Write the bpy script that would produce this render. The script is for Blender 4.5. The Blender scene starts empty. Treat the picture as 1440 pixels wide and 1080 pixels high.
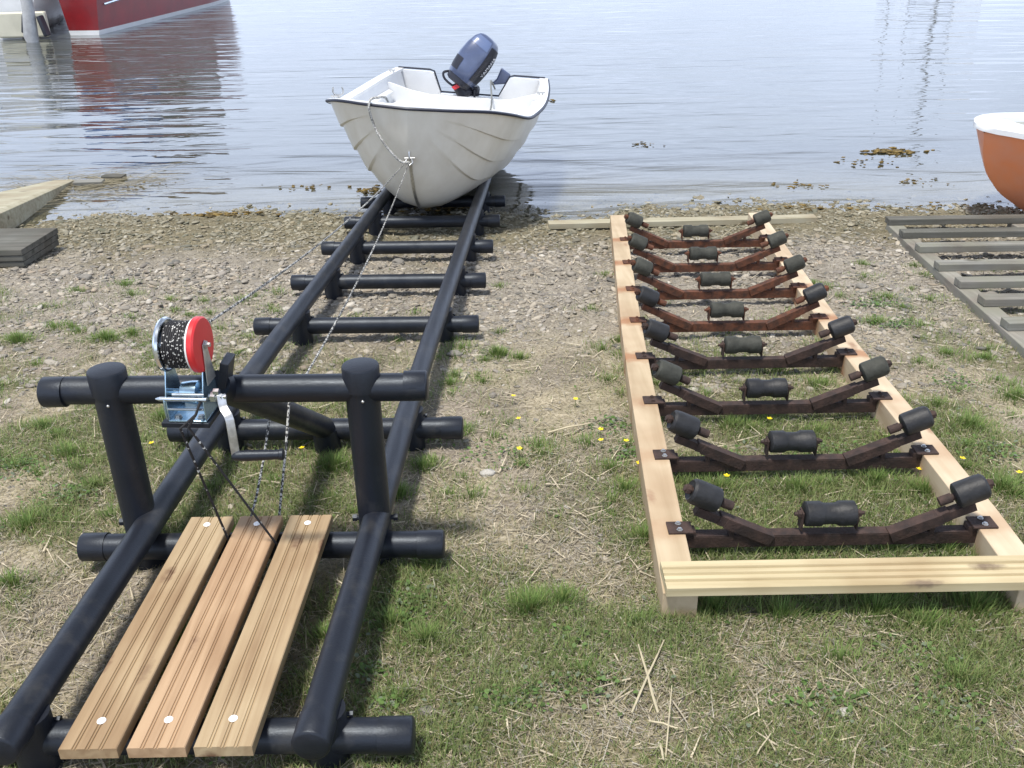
import bpy, math, random
import numpy as np
from mathutils import Vector, Matrix
random.seed(7); rng = np.random.default_rng(11)
sc = bpy.context.scene
col = sc.collection
# ------------------------------------------------------------------ camera
F, PW, PH = 1330.0, 1440.0, 1080.0
PITCH = math.atan(665/1330.0); ROLL = math.radians(1.02); CH = 1.65
fw = np.array([0, math.cos(PITCH), -math.sin(PITCH)])
r0 = np.array([1.0, 0, 0]); u0 = np.array([0, math.sin(PITCH), math.cos(PITCH)])
rt = r0*math.cos(ROLL) - u0*math.sin(ROLL); up = u0*math.cos(ROLL) + r0*math.sin(ROLL)
cd = bpy.data.cameras.new('camera'); cam = bpy.data.objects.new('camera', cd); col.objects.link(cam)
cd.sensor_fit = 'HORIZONTAL'; cd.sensor_width = 36; cd.lens = 36*F/PW
cd.clip_start = 0.05; cd.clip_end = 3000
M3 = Matrix(((rt[0], up[0], -fw[0], 0), (rt[1], up[1], -fw[1], 0), (rt[2], up[2], -fw[2], CH), (0, 0, 0, 1)))
cam.matrix_world = M3
sc.camera = cam
# ------------------------------------------------------------------ world, sun, exposure
SUN = Vector((-0.62, -0.78, 0)).normalized(); SEL = math.radians(72)
sd = Vector((SUN.x*math.cos(SEL), SUN.y*math.cos(SEL), math.sin(SEL)))
w = bpy.data.worlds.new('World'); sc.world = w; w.use_nodes = True
nt = w.node_tree; bg = nt.nodes['Background']; bg.inputs['Strength'].default_value = 0.13
sky = nt.nodes.new('ShaderNodeTexSky'); sky.sky_type = 'NISHITA'; sky.sun_disc = False
sky.sun_elevation = SEL; sky.sun_rotation = math.atan2(sd.x, sd.y) % (2*math.pi)
sky.dust_density = 2.5; sky.air_density = 1.0
# thin bright cloud veil in the sky
tcw = nt.nodes.new('ShaderNodeTexCoord'); mpw = nt.nodes.new('ShaderNodeMapping'); mpw.inputs['Scale'].default_value = (1, 1, 3.5)
nzw = nt.nodes.new('ShaderNodeTexNoise'); nzw.inputs['Scale'].default_value = 2.6; nzw.inputs['Detail'].default_value = 7; nzw.inputs['Roughness'].default_value = .6
crw = nt.nodes.new('ShaderNodeValToRGB'); crw.color_ramp.elements[0].position = .36; crw.color_ramp.elements[1].position = .66
mlw = nt.nodes.new('ShaderNodeMath'); mlw.operation = 'MULTIPLY_ADD'; mlw.inputs[1].default_value = .35; mlw.inputs[2].default_value = .58
mxw = nt.nodes.new('ShaderNodeMix'); mxw.data_type = 'RGBA'; mxw.inputs['B'].default_value = (6.6, 6.9, 7.6, 1)
nt.links.new(tcw.outputs['Generated'], mpw.inputs['Vector']); nt.links.new(mpw.outputs['Vector'], nzw.inputs['Vector'])
nt.links.new(nzw.outputs['Fac'], crw.inputs['Fac']); nt.links.new(crw.outputs['Color'], mlw.inputs[0]); nt.links.new(mlw.outputs[0], mxw.inputs['Factor'])
spw = nt.nodes.new('ShaderNodeSeparateXYZ'); nt.links.new(tcw.outputs['Generated'], spw.inputs[0])
hzw = nt.nodes.new('ShaderNodeMapRange'); hzw.inputs[1].default_value = .30; hzw.inputs[2].default_value = .55; hzw.inputs[3].default_value = 2.5; hzw.inputs[4].default_value = .4; nt.links.new(spw.outputs['Z'], hzw.inputs[0])
vmw = nt.nodes.new('ShaderNodeVectorMath'); vmw.operation = 'SCALE'; vmw.inputs[0].default_value = (6.0, 6.8, 8.5); nt.links.new(hzw.outputs[0], vmw.inputs['Scale']); 
hlw = nt.nodes.new('ShaderNodeMapRange'); hlw.inputs[1].default_value = .04; hlw.inputs[2].default_value = .24; hlw.inputs[3].default_value = .62; hlw.inputs[4].default_value = 1.0; nt.links.new(spw.outputs['Z'], hlw.inputs[0])
v2w = nt.nodes.new('ShaderNodeVectorMath'); v2w.operation = 'SCALE'; nt.links.new(vmw.outputs[0], v2w.inputs[0]); nt.links.new(hlw.outputs[0], v2w.inputs['Scale']); nt.links.new(v2w.outputs[0], mxw.inputs['B'])
nt.links.new(sky.outputs['Color'], mxw.inputs['A']); nt.links.new(mxw.outputs['Result'], bg.inputs['Color'])
sl = bpy.data.lights.new('sun', 'SUN'); sl.energy = 4.9; sl.angle = math.radians(8); sl.color = (1, .95, .87)
so = bpy.data.objects.new('sun', sl); col.objects.link(so); so.rotation_euler = sd.to_track_quat('Z', 'Y').to_euler()
so.location = (-6, -2, 12)
sc.view_settings.view_transform = 'Standard'; sc.view_settings.look = 'None'
sc.view_settings.exposure = 0.08; sc.view_settings.gamma = 1.0
WL = -0.238      # water level

# ------------------------------------------------------------------ helpers
def G(Y):
    Y = np.asarray(Y, float)
    z = np.where(Y < 1, 0.02*np.minimum(1-Y, 30)*0.5, np.where(Y < 2.8, -.02*(Y-1), np.where(Y < 7.5, -.036-.055*(Y-2.8), -.2945-.1*(Y-7.5))))
    return np.maximum(z, -3.0)
def g(Y): return float(G(Y))
def ray(x, y): return fw + rt*(x-720)/F - up*(y-540)/F
def atz(x, y, z):
    d = ray(x, y); t = (z-CH)/d[2]; return np.array([d[0]*t, d[1]*t, z])
def atg(x, y, h=0.0):
    z = h
    for i in range(30): z = g(atz(x, y, z)[1])+h
    return atz(x, y, z)
# numpy value noise
_T = rng.random((256, 256))
def vn(x, y, s):
    x = np.asarray(x)*s+100.3; y = np.asarray(y)*s+57.7
    xi = np.floor(x).astype(int); yi = np.floor(y).astype(int); fx = x-xi; fy = y-yi
    fx = fx*fx*(3-2*fx); fy = fy*fy*(3-2*fy)
    a = _T[xi & 255, yi & 255]; b = _T[(xi+1) & 255, yi & 255]; c = _T[xi & 255, (yi+1) & 255]; d = _T[(xi+1) & 255, (yi+1) & 255]
    return (a*(1-fx)+b*fx)*(1-fy)+(c*(1-fx)+d*fx)*fy
def fbm(x, y, s, o=3):
    t = 0; a = .5; n = 0
    for i in range(o): t = t+a*vn(x, y, s*2**i); n += a; a *= .5
    return t/n
def terr(X, Y):
    X = np.asarray(X, float); Y = np.asarray(Y, float)
    near = 1/(1+np.maximum(0, (np.hypot(X, Y)-12)/10)**2)
    h = G(Y) + (fbm(X, Y, .9, 2)-.5)*.05*near*np.clip((Y-5.2)/1.2, .25, 1)
    h = h + (fbm(X, Y, 7, 3)-.5)*.018*near + (vn(X, Y, 38)-.5)*.006*near
    gv = np.clip((Y-3.6)/1.0, 0, 1)*np.clip((7.2-Y)/.6, 0.2, 1)
    h = h + gv*near*(np.abs(vn(X, Y, 14)-.5)+np.abs(vn(X, Y, 27)-.5)-.5)*.022
    return h

def mat(name, base=(.5, .5, .5), rough=.6, metal=0.0, var=0.0, vscale=8, bump=0.0, bscale=60, spec=.5, col2=None, stretch=(1, 1, 1), coat=0.0):
    m = bpy.data.materials.new(name); m.use_nodes = True; n = m.node_tree; p = n.nodes['Principled BSDF']
    p.inputs['Base Color'].default_value = (*base, 1); p.inputs['Roughness'].default_value = rough; p.inputs['Metallic'].default_value = metal
    p.inputs['Specular IOR Level'].default_value = spec; p.inputs['Coat Weight'].default_value = coat
    tc = n.nodes.new('ShaderNodeTexCoord'); mp = n.nodes.new('ShaderNodeMapping'); mp.inputs['Scale'].default_value = stretch
    n.links.new(tc.outputs['Object'], mp.inputs['Vector'])
    if var > 0 or col2:
        nz = n.nodes.new('ShaderNodeTexNoise'); nz.inputs['Scale'].default_value = vscale; nz.inputs['Detail'].default_value = 6; nz.inputs['Roughness'].default_value = .62
        n.links.new(mp.outputs['Vector'], nz.inputs['Vector'])
        cr = n.nodes.new('ShaderNodeValToRGB'); cr.color_ramp.elements[0].position = .35; cr.color_ramp.elements[1].position = .65
        c2 = col2 or tuple(c*(1-var) for c in base)
        cr.color_ramp.elements[0].color = (*c2, 1); cr.color_ramp.elements[1].color = (*base, 1)
        n.links.new(nz.outputs['Fac'], cr.inputs['Fac']); n.links.new(cr.outputs['Color'], p.inputs['Base Color'])
    if bump > 0:
        nb = n.nodes.new('ShaderNodeTexNoise'); nb.inputs['Scale'].default_value = bscale; nb.inputs['Detail'].default_value = 5
        n.links.new(mp.outputs['Vector'], nb.inputs['Vector'])
        b = n.nodes.new('ShaderNodeBump'); b.inputs['Strength'].default_value = bump; b.inputs['Distance'].default_value = .004
        n.links.new(nb.outputs['Fac'], b.inputs['Height']); n.links.new(b.outputs['Normal'], p.inputs['Normal'])
    return m
def wood(name, light, dark, knot, axis=1, rough=.65, gs=1.0, grey=None, seed=0.0):
    """axis = grain direction"""
    m = bpy.data.materials.new(name); m.use_nodes = True; n = m.node_tree; p = n.nodes['Principled BSDF']; L = n.links.new
    tc = n.nodes.new('ShaderNodeTexCoord'); oi = n.nodes.new('ShaderNodeObjectInfo')
    ad = n.nodes.new('ShaderNodeVectorMath'); ad.operation = 'ADD'
    cm = n.nodes.new('ShaderNodeVectorMath'); cm.operation = 'SCALE'; cm.inputs[0].default_value = (7.3, 3.1, 5.7)
    L(oi.outputs['Random'], cm.inputs['Scale']); L(tc.outputs['Object'], ad.inputs[0]); L(cm.outputs[0], ad.inputs[1])
    mp = n.nodes.new('ShaderNodeMapping'); sv = [34.0*gs]*3; sv[axis] = 1.6*gs; mp.inputs['Scale'].default_value = sv; mp.inputs['Location'].default_value = (seed, seed*1.7, seed)
    L(ad.outputs[0], mp.inputs['Vector'])
    n1 = n.nodes.new('ShaderNodeTexNoise'); n1.inputs['Scale'].default_value = 1.0; n1.inputs['Detail'].default_value = 5; n1.inputs['Distortion'].default_value = .6
    L(mp.outputs[0], n1.inputs['Vector'])
    cr = n.nodes.new('ShaderNodeValToRGB'); e = cr.color_ramp.elements; e[0].position = .3; e[0].color = (*dark, 1); e[1].position = .62; e[1].color = (*light, 1)
    L(n1.outputs['Fac'], cr.inputs['Fac'])
    # broad tone
    n2 = n.nodes.new('ShaderNodeTexNoise'); n2.inputs['Scale'].default_value = 3.2; n2.inputs['Detail'].default_value = 3; L(ad.outputs[0], n2.inputs['Vector'])
    m1 = n.nodes.new('ShaderNodeMix'); m1.data_type = 'RGBA'; m1.blend_type = 'MULTIPLY'; m1.inputs['Factor'].default_value = .55
    c2 = n.nodes.new('ShaderNodeValToRGB'); c2.color_ramp.elements[0].position = .35; c2.color_ramp.elements[0].color = (.62, .5, .42, 1); c2.color_ramp.elements[1].position = .62; c2.color_ramp.elements[1].color = (1, 1, 1, 1)
    L(n2.outputs['Fac'], c2.inputs['Fac']); L(cr.outputs['Color'], m1.inputs['A']); L(c2.outputs['Color'], m1.inputs['B'])
    # knots
    kp = n.nodes.new('ShaderNodeMapping'); ks = [9.0]*3; ks[axis] = 3.4; kp.inputs['Scale'].default_value = ks; L(ad.outputs[0], kp.inputs['Vector'])
    vo = n.nodes.new('ShaderNodeTexVoronoi'); vo.inputs['Scale'].default_value = 1.0; L(kp.outputs[0], vo.inputs['Vector'])
    kn = n.nodes.new('ShaderNodeTexNoise'); kn.inputs['Scale'].default_value = 55; L(ad.outputs[0], kn.inputs['Vector'])
    ks_ = n.nodes.new('ShaderNodeMath'); ks_.operation = 'MULTIPLY_ADD'; ks_.inputs[1].default_value = .14; L(kn.outputs['Fac'], ks_.inputs[0]); L(vo.outputs['Distance'], ks_.inputs[2])
    kc = n.nodes.new('ShaderNodeValToRGB'); kc.color_ramp.elements[0].position = .155; kc.color_ramp.elements[0].color = (1, 1, 1, 1); kc.color_ramp.elements[1].position = .27; kc.color_ramp.elements[1].color = (0, 0, 0, 1)
    L(ks_.outputs[0], kc.inputs['Fac'])
    m2 = n.nodes.new('ShaderNodeMix'); m2.data_type = 'RGBA'; L(kc.outputs['Color'], m2.inputs['Factor']); L(m1.outputs['Result'], m2.inputs['A']); m2.inputs['B'].default_value = (*knot, 1)
    out = m2.outputs['Result']
    if grey:
        n4 = n.nodes.new('ShaderNodeTexNoise'); n4.inputs['Scale'].default_value = 6; n4.inputs['Detail'].default_value = 6; L(ad.outputs[0], n4.inputs['Vector'])
        c4 = n.nodes.new('ShaderNodeValToRGB'); c4.color_ramp.elements[0].position = .45; c4.color_ramp.elements[1].position = .7; L(n4.outputs['Fac'], c4.inputs['Fac'])
        m4 = n.nodes.new('ShaderNodeMix'); m4.data_type = 'RGBA'; L(c4.outputs['Color'], m4.inputs['Factor']); L(out, m4.inputs['A']); m4.inputs['B'].default_value = (*grey, 1); out = m4.outputs['Result']
    L(out, p.inputs['Base Color']); p.inputs['Roughness'].default_value = rough; p.inputs['Specular IOR Level'].default_value = .3
    b = n.nodes.new('ShaderNodeBump'); b.inputs['Strength'].default_value = .35; b.inputs['Distance'].default_value = .002; L(n1.outputs['Fac'], b.inputs['Height']); L(b.outputs[0], p.inputs['Normal'])
    return m
def vmat(name, rough=.7, trans=0.0, spec=.3):
    m = bpy.data.materials.new(name); m.use_nodes = True; n = m.node_tree; p = n.nodes['Principled BSDF']
    a = n.nodes.new('ShaderNodeAttribute'); a.attribute_name = 'Col'; n.links.new(a.outputs['Color'], p.inputs['Base Color'])
    p.inputs['Roughness'].default_value = rough; p.inputs['Specular IOR Level'].default_value = spec
    if trans:
        t = n.nodes.new('ShaderNodeBsdfTranslucent'); n.links.new(a.outputs['Color'], t.inputs['Color'])
        mx = n.nodes.new('ShaderNodeMixShader'); mx.inputs[0].default_value = trans
        n.links.new(p.outputs[0], mx.inputs[1]); n.links.new(t.outputs[0], mx.inputs[2]); n.links.new(mx.outputs[0], n.nodes['Material Output'].inputs[0])
    return m

class MB:
    def __init__(s): s.v = []; s.f = []
    def add(s, vs, fs):
        o = len(s.v); s.v += [tuple(map(float, v)) for v in vs]; s.f += [tuple(i+o for i in f) for f in fs]
    def box(s, c, size, R=None):
        c = Vector([float(q) for q in c]); R = R or Matrix.Identity(3); h = [q/2 for q in size]
        vs = [c+R @ Vector((sx*h[0], sy*h[1], sz*h[2])) for sx in (-1, 1) for sy in (-1, 1) for sz in (-1, 1)]
        s.add(vs, [(0, 1, 3, 2), (4, 6, 7, 5), (0, 4, 5, 1), (2, 3, 7, 6), (0, 2, 6, 4), (1, 5, 7, 3)])
    def tube(s, pts, r, seg=20, caps=True):
        pts = [Vector([float(q) for q in p]) for p in pts]; n = len(pts); rs = r if isinstance(r, (list, tuple)) else [r]*n
        T = []
        for i in range(n):
            a = pts[max(0, i-1)]; b = pts[min(n-1, i+1)]; T.append((b-a).normalized() if (b-a).length > 1e-9 else (T[-1] if T else Vector((0, 0, 1))))
        if n > 1 and (pts[1]-pts[0]).length < 1e-9: T[0] = T[1]
        ref = Vector((0, 0, 1)) if abs(T[0].z) < .9 else Vector((1, 0, 0))
        N = (ref-T[0]*ref.dot(T[0])).normalized(); vs = []; fs = []
        for i in range(n):
            N = (N-T[i]*N.dot(T[i])).normalized(); B = T[i].cross(N)
            for k in range(seg):
                a = 2*math.pi*k/seg; vs.append(pts[i]+(N*math.cos(a)+B*math.sin(a))*rs[i])
        for i in range(n-1):
            for k in range(seg):
                k2 = (k+1) % seg; fs.append((i*seg+k, i*seg+k2, (i+1)*seg+k2, (i+1)*seg+k))
        if caps: fs.append(tuple(range(seg))[::-1]); fs.append(tuple((n-1)*seg+k for k in range(seg)))
        s.add(vs, fs)
    def rod(s, a, b, r, seg=20): s.tube([a, b], r, seg)
    def lathe(s, c, axis, prof, seg=28):
        """prof = [(t along axis, radius)]"""
        c = Vector([float(q) for q in c]); ax = Vector(axis).normalized()
        s.tube_raw([c+ax*t for t, _ in prof], [q for _, q in prof], ax, seg)
    def tube_raw(s, P, R, ax, seg):
        ref = Vector((0, 0, 1)) if abs(ax.z) < .9 else Vector((1, 0, 0)); N = (ref-ax*ref.dot(ax)).normalized(); B = ax.cross(N); vs = []; fs = []
        for p, r in zip(P, R):
            for k in range(seg):
                a = 2*math.pi*k/seg; vs.append(p+(N*math.cos(a)+B*math.sin(a))*r)
        n = len(P)
        for i in range(n-1):
            for k in range(seg):
                k2 = (k+1) % seg; fs.append((i*seg+k, i*seg+k2, (i+1)*seg+k2, (i+1)*seg+k))
        fs.append(tuple(range(seg))[::-1]); fs.append(tuple((n-1)*seg+k for k in range(seg)))
        s.add(vs, fs)
    def prism(s, poly, a, d):
        """poly = list of 3D points, extruded by vector d"""
        n = len(poly); A = [Vector([float(q) for q in p])+Vector(a) for p in poly]; B = [p+Vector(d) for p in A]
        s.add(A+B, [tuple(range(n))[::-1], tuple(range(n, 2*n))]+[(i, (i+1) % n, n+(i+1) % n, n+i) for i in range(n)])
    def grid(s, rows, close=False):
        n = len(rows); m = len(rows[0]); vs = [p for r in rows for p in r]; fs = []
        for i in range(n-1):
            for j in range(m-1 + (1 if close else 0)):
                j2 = (j+1) % m; fs.append((i*m+j, i*m+j2, (i+1)*m+j2, (i+1)*m+j))
        s.add(vs, fs)
    def build(s, name, material, parent=None, smooth=True, bevel=0.0, angle=35, loc=None):
        me = bpy.data.meshes.new(name); me.from_pydata(s.v, [], s.f); me.validate()
        import bmesh
        b = bmesh.new(); b.from_mesh(me); bmesh.ops.recalc_face_normals(b, faces=b.faces); b.to_mesh(me); b.free()
        if smooth:
            me.polygons.foreach_set('use_smooth', [True]*len(me.polygons)); me.set_sharp_from_angle(angle=math.radians(angle))
        me.materials.append(material); o = bpy.data.objects.new(name, me); col.objects.link(o)
        if bevel:
            bv = o.modifiers.new('bevel', 'BEVEL'); bv.width = bevel; bv.segments = 2; bv.limit_method = 'ANGLE'; bv.angle_limit = math.radians(40)
        if loc is not None: o.location = loc; me.transform(Matrix.Translation(-Vector(loc)))
        if parent:
            o.parent = parent; q = parent; off = Vector((0, 0, 0))
            while q: off += q.location; q = q.parent
            me.transform(Matrix.Translation(-off))
        return o
def tag(o, label=None, cat=None, group=None, kind=None):
    if label: o['label'] = label
    if cat: o['category'] = cat
    if group: o['group'] = group
    if kind: o['kind'] = kind
    return o
def empty(name, loc, label, cat, group=None):
    o = bpy.data.objects.new(name, None); col.objects.link(o); o.location = Vector([float(q) for q in loc]); o.empty_display_size = .1
    return tag(o, label, cat, group)
def fastmesh(name, V, loops, starts, totals, material, colr=None, smooth=False):
    me = bpy.data.meshes.new(name); me.vertices.add(len(V)); me.vertices.foreach_set('co', V.astype(np.float32).ravel())
    me.loops.add(len(loops)); me.loops.foreach_set('vertex_index', loops.astype(np.int32)); me.polygons.add(len(starts))
    me.polygons.foreach_set('loop_start', starts.astype(np.int32)); me.polygons.foreach_set('loop_total', totals.astype(np.int32))
    if smooth: me.polygons.foreach_set('use_smooth', np.ones(len(starts), bool))
    me.update(calc_edges=True)
    if colr is not None:
        a = me.color_attributes.new('Col', 'FLOAT_COLOR', 'POINT'); a.data.foreach_set('color', np.column_stack([colr, np.ones(len(colr))]).astype(np.float32).ravel())
    me.materials.append(material); o = bpy.data.objects.new(name, me); col.objects.link(o); return o

# ------------------------------------------------------------------ materials
pipe = mat('black_plastic', (.0095, .0115, .0185), .40, var=.4, vscale=5, bump=.12, bscale=180, spec=.5)
# dusty scuffs on the plastic
pn = pipe.node_tree; _p = pn.nodes['Principled BSDF']; _p.inputs['Specular Tint'].default_value = (.80, .89, 1.0, 1)
_z = pn.nodes.new('ShaderNodeTexNoise'); _z.inputs['Scale'].default_value = 22; _z.inputs['Detail'].default_value = 8
_c = pn.nodes.new('ShaderNodeMapRange'); _c.inputs[3].default_value = .34; _c.inputs[4].default_value = .6
pn.links.new(_z.outputs['Fac'], _c.inputs[0]); pn.links.new(_c.outputs[0], _p.inputs['Roughness'])
_cr = [q for q in pn.nodes if q.type == 'VALTORGB'][0]; _d = pn.nodes.new('ShaderNodeTexNoise'); _d.inputs['Scale'].default_value = 7; _d.inputs['Detail'].default_value = 9; _d.inputs['Roughness'].default_value = .7
_tc2 = pn.nodes.new('ShaderNodeTexCoord'); pn.links.new(_tc2.outputs['Object'], _d.inputs['Vector']); _dr = pn.nodes.new('ShaderNodeValToRGB'); _dr.color_ramp.elements[0].position = .52; _dr.color_ramp.elements[1].position = .78; _dr.color_ramp.elements[1].color = (.5, .5, .5, 1)
_dm = pn.nodes.new('ShaderNodeMix'); _dm.data_type = 'RGBA'; _dm.inputs['B'].default_value = (.075, .07, .06, 1); pn.links.new(_d.outputs['Fac'], _dr.inputs['Fac']); pn.links.new(_dr.outputs['Color'], _dm.inputs['Factor']); pn.links.new(_cr.outputs['Color'], _dm.inputs['A']); pn.links.new(_dm.outputs['Result'], _p.inputs['Base Color'])
cap_m = mat('black_cap_plastic', (.0105, .012, .018), .46, var=.3, vscale=30, bump=.15, bscale=200); cap_m.node_tree.nodes['Principled BSDF'].inputs['Specular Tint'].default_value = (.80, .89, 1.0, 1)
deckw = wood('deck_wood', (.42, .325, .20), (.285, .20, .115), (.13, .07, .04), 1)
deckr = wood('reddish_deck_wood', (.43, .295, .18), (.29, .185, .105), (.12, .06, .04), 1, seed=3.1)
palew = wood('pale_board_wood', (.53, .455, .29), (.40, .33, .195), (.2, .15, .1), 0, gs=.8)
beamw = wood('beam_wood', (.52, .425, .295), (.40, .315, .205), (.3, .19, .12), 1, gs=.6)
beamr = wood('pale_beam_wood', (.60, .51, .375), (.48, .385, .265), (.3, .19, .12), 1, gs=.6)
greyw = wood('weathered_grey_wood', (.235, .235, .215), (.13, .13, .115), (.08, .075, .06), 0, rough=.85, grey=(.19, .19, .15))
greyy = wood('weathered_grey_beam', (.29, .28, .25), (.17, .165, .145), (.08, .075, .06), 1, rough=.85, grey=(.21, .21, .17))
darkw = wood('dark_weathered_wood', (.14, .14, .125), (.075, .075, .065), (.04, .04, .03), 0, rough=.85, grey=(.10, .10, .085))
plankw = wood('bleached_plank_wood', (.40, .38, .29), (.28, .26, .18), (.15, .12, .08), 0, rough=.8)
rust = mat('rusty_steel', (.062, .038, .031), .75, var=0, col2=(.028, .020, .018), vscale=26, bump=.5, bscale=120, spec=.3)
rustb = mat('bright_rust_steel', (.14, .055, .03), .85, col2=(.05, .028, .021), vscale=30, bump=.5, bscale=120, spec=.3)
rubber = mat('black_rubber', (.022, .023, .026), .55, var=.45, vscale=25, bump=.35, bscale=90, spec=.4)
rubberg = mat('dusty_rubber', (.055, .057, .048), .7, var=.45, vscale=25, bump=.4, bscale=90, spec=.3)
zinc = mat('zinc_plated_steel', (.70, .77, .84), .22, .95, var=.25, vscale=18, bump=.05)
zincb = mat('blue_zinc_steel', (.50, .70, .85), .22, .9, var=.35, vscale=22, bump=.05)
galv = mat('galvanised_steel', (.62, .63, .63), .38, .9, var=.3, vscale=60, bump=.1)
redp = mat('red_plastic', (.62, .03, .035), .38, var=.12, vscale=20, bump=.03)
whitep = mat('white_gelcoat', (.74, .755, .77), .3, var=.09, vscale=4, bump=.05, bscale=20, coat=.3)
hullp = mat('cream_gelcoat', (.75, .73, .66), .34, col2=(.62, .585, .50), vscale=3.2, stretch=(1, 1, .5), bump=.05, bscale=20, coat=.2)
navy = mat('navy_rub_rail', (.012, .016, .035), .5, var=.3)
motorb = mat('motor_blue_paint', (.075, .10, .185), .33, var=.2, vscale=14, coat=.35)
motord = mat('motor_dark_plastic', (.016, .018, .03), .45, var=.3, vscale=30)
orangeh = mat('orange_gelcoat', (.78, .24, .085), .33, col2=(.70, .28, .16), vscale=3, bump=.05, coat=.2)
redh = mat('red_hull_paint', (.25, .010, .014), .3, col2=(.17, .010, .013), vscale=2.5, bump=.05, coat=.2)
bluec = mat('blue_tarp', (.02, .12, .42), .6, var=.3, vscale=6, bump=.4, bscale=10)
ropew = mat('pale_rope', (.42, .42, .40), .85, bump=.5, bscale=300)
ropeb = mat('black_rope', (.02, .02, .02), .8, bump=.5, bscale=300)
seaw = mat('seaweed_brown', (.13, .085, .025), .7, col2=(.06, .045, .015), vscale=60, bump=.4, bscale=200)
whitebag = mat('white_plastic_bag', (.78, .78, .76), .45, var=.1, vscale=30, bump=.8, bscale=60)
def rope_mat(name, a, b, sc_=1.0):
    """two-tone braided rope: dark and light flecks along the strand"""
    m = bpy.data.materials.new(name); m.use_nodes = True; n = m.node_tree; p = n.nodes['Principled BSDF']
    tc = n.nodes.new('ShaderNodeTexCoord'); v = n.nodes.new('ShaderNodeTexVoronoi'); v.inputs['Scale'].default_value = 130*sc_
    cr = n.nodes.new('ShaderNodeValToRGB'); cr.color_ramp.interpolation = 'CONSTANT'; cr.color_ramp.elements[0].color = (*a, 1); cr.color_ramp.elements[1].position = .55; cr.color_ramp.elements[1].color = (*b, 1)
    n.links.new(tc.outputs['Object'], v.inputs['Vector']); n.links.new(v.outputs['Color'], cr.inputs['Fac']); n.links.new(cr.outputs['Color'], p.inputs['Base Color']); p.inputs['Roughness'].default_value = .75
    return m
rfleck = rope_mat('black_and_white_rope', (.03, .03, .032), (.42, .42, .40), 1.7)
rfleckd = rope_mat('black_rope_white_fleck', (.014, .014, .016), (.5, .5, .48), 1.5); rfleckd.node_tree.nodes['Color Ramp'].color_ramp.elements[1].position = .84

# ------------------------------------------------------------------ ground sheet
xs = np.concatenate([-np.geomspace(900, 4.6, 34), np.arange(-4.5, 5.3, .02), np.geomspace(5.35, 900, 34)])
ys = np.concatenate([-np.geomspace(500, 1.0, 30), np.arange(-.9, .8, .1), np.arange(.8, 7.6, .02), np.geomspace(7.65, 1200, 46)])
XX, YY = np.meshgrid(xs, ys); ZZ = terr(XX, YY)
V = np.column_stack([XX.ravel(), YY.ravel(), ZZ.ravel()])
nx, ny = len(xs), len(ys); I = np.arange(nx*ny).reshape(ny, nx)
Q = np.column_stack([I[:-1, :-1].ravel(), I[:-1, 1:].ravel(), I[1:, 1:].ravel(), I[1:, :-1].ravel()])
def greenness(x, y):
    """0 bare / thatch .. 1 thick green"""
    a = fbm(x, y, 1.7, 3); b = fbm(x+31, y-12, 6, 2)
    base = np.clip((a-.42)*5, 0, 1)*.75+np.clip((b-.47)*4, 0, 1)*.5
    fade = np.clip(((4.6+.7*(x < -1.2)+.6*(x > 1.7))-y)/1.8, 0, 1)
    path = 1-.55*np.exp(-((x-.1)/.42)**2)*np.clip((y-2.2)/.9, 0, 1)      # worn strip between the two slips
    insid = 1+1.3*np.exp(-((x-.93)/.33)**2)*np.clip((4.2-y)/.8, 0, 1)*np.clip((y-2.0)/.2, 0, 1)
    left = 1+.5*np.clip((-1.3-x)/.5, 0, 1)
    return np.clip(base*fade*path*insid*left, 0, 1)
x_, y_ = V[:, 0], V[:, 1]
gr = greenness(x_, y_)[:, None]; nn = fbm(x_, y_, 3.1, 3)[:, None]; n2 = fbm(x_+9, y_, 23, 2)[:, None]
soil = np.array([.37, .325, .27])*(1-.35*n2)+.05*(nn-.5); thatch = np.array([.38, .335, .245])*(.75+.5*n2); grn = np.array([.13, .135, .065])*(.7+.6*n2)
grav = np.array([.30, .275, .235])*(.7+.6*n2); wet = np.array([.19, .17, .115])*(.7+.6*n2); bed = np.array([.33, .305, .24])*(.85+.3*n2)
def ss(a, b, v): t = np.clip((v-a)/(b-a), 0, 1); return t*t*(3-2*t)
yy = (y_+(nn[:, 0]-.5)*.9)[:, None]
c = soil*(1-ss(.35, .6, nn))+thatch*ss(.35, .6, nn)
c = c*(1-.8*gr)+grn*.8*gr
c = c*(1-ss(3.4, 4.6, yy))+grav*ss(3.4, 4.6, yy)
c = c*(1-ss(5.0, 5.8, yy))+wet*ss(5.0, 5.8, yy)
c = c*(1-ss(6.5, 7.0, yy))+bed*ss(6.5, 7.0, yy)
deep = np.array([.12, .14, .12]); c = c*(1-ss(9.5, 15, yy))+deep*ss(9.5, 15, yy)
gm = vmat('ground_soil', .95, spec=.15); _n = gm.node_tree
_nz = _n.nodes.new('ShaderNodeTexNoise'); _nz.inputs['Scale'].default_value = 90; _nz.inputs['Detail'].default_value = 8; _tc = _n.nodes.new('ShaderNodeTexCoord'); _n.links.new(_tc.outputs['Object'], _nz.inputs['Vector'])
_b = _n.nodes.new('ShaderNodeBump'); _b.inputs['Strength'].default_value = .8; _b.inputs['Distance'].default_value = .01; _n.links.new(_nz.outputs['Fac'], _b.inputs['Height']); _n.links.new(_b.outputs[0], _n.nodes['Principled BSDF'].inputs['Normal'])
_mr = _n.nodes.new('ShaderNodeValToRGB'); _mr.color_ramp.elements[0].position = .35; _mr.color_ramp.elements[0].color = (.45, .43, .4, 1); _mr.color_ramp.elements[1].position = .62
_mx = _n.nodes.new('ShaderNodeMix'); _mx.data_type = 'RGBA'; _mx.blend_type = 'MULTIPLY'; _mx.inputs['Factor'].default_value = .8
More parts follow.
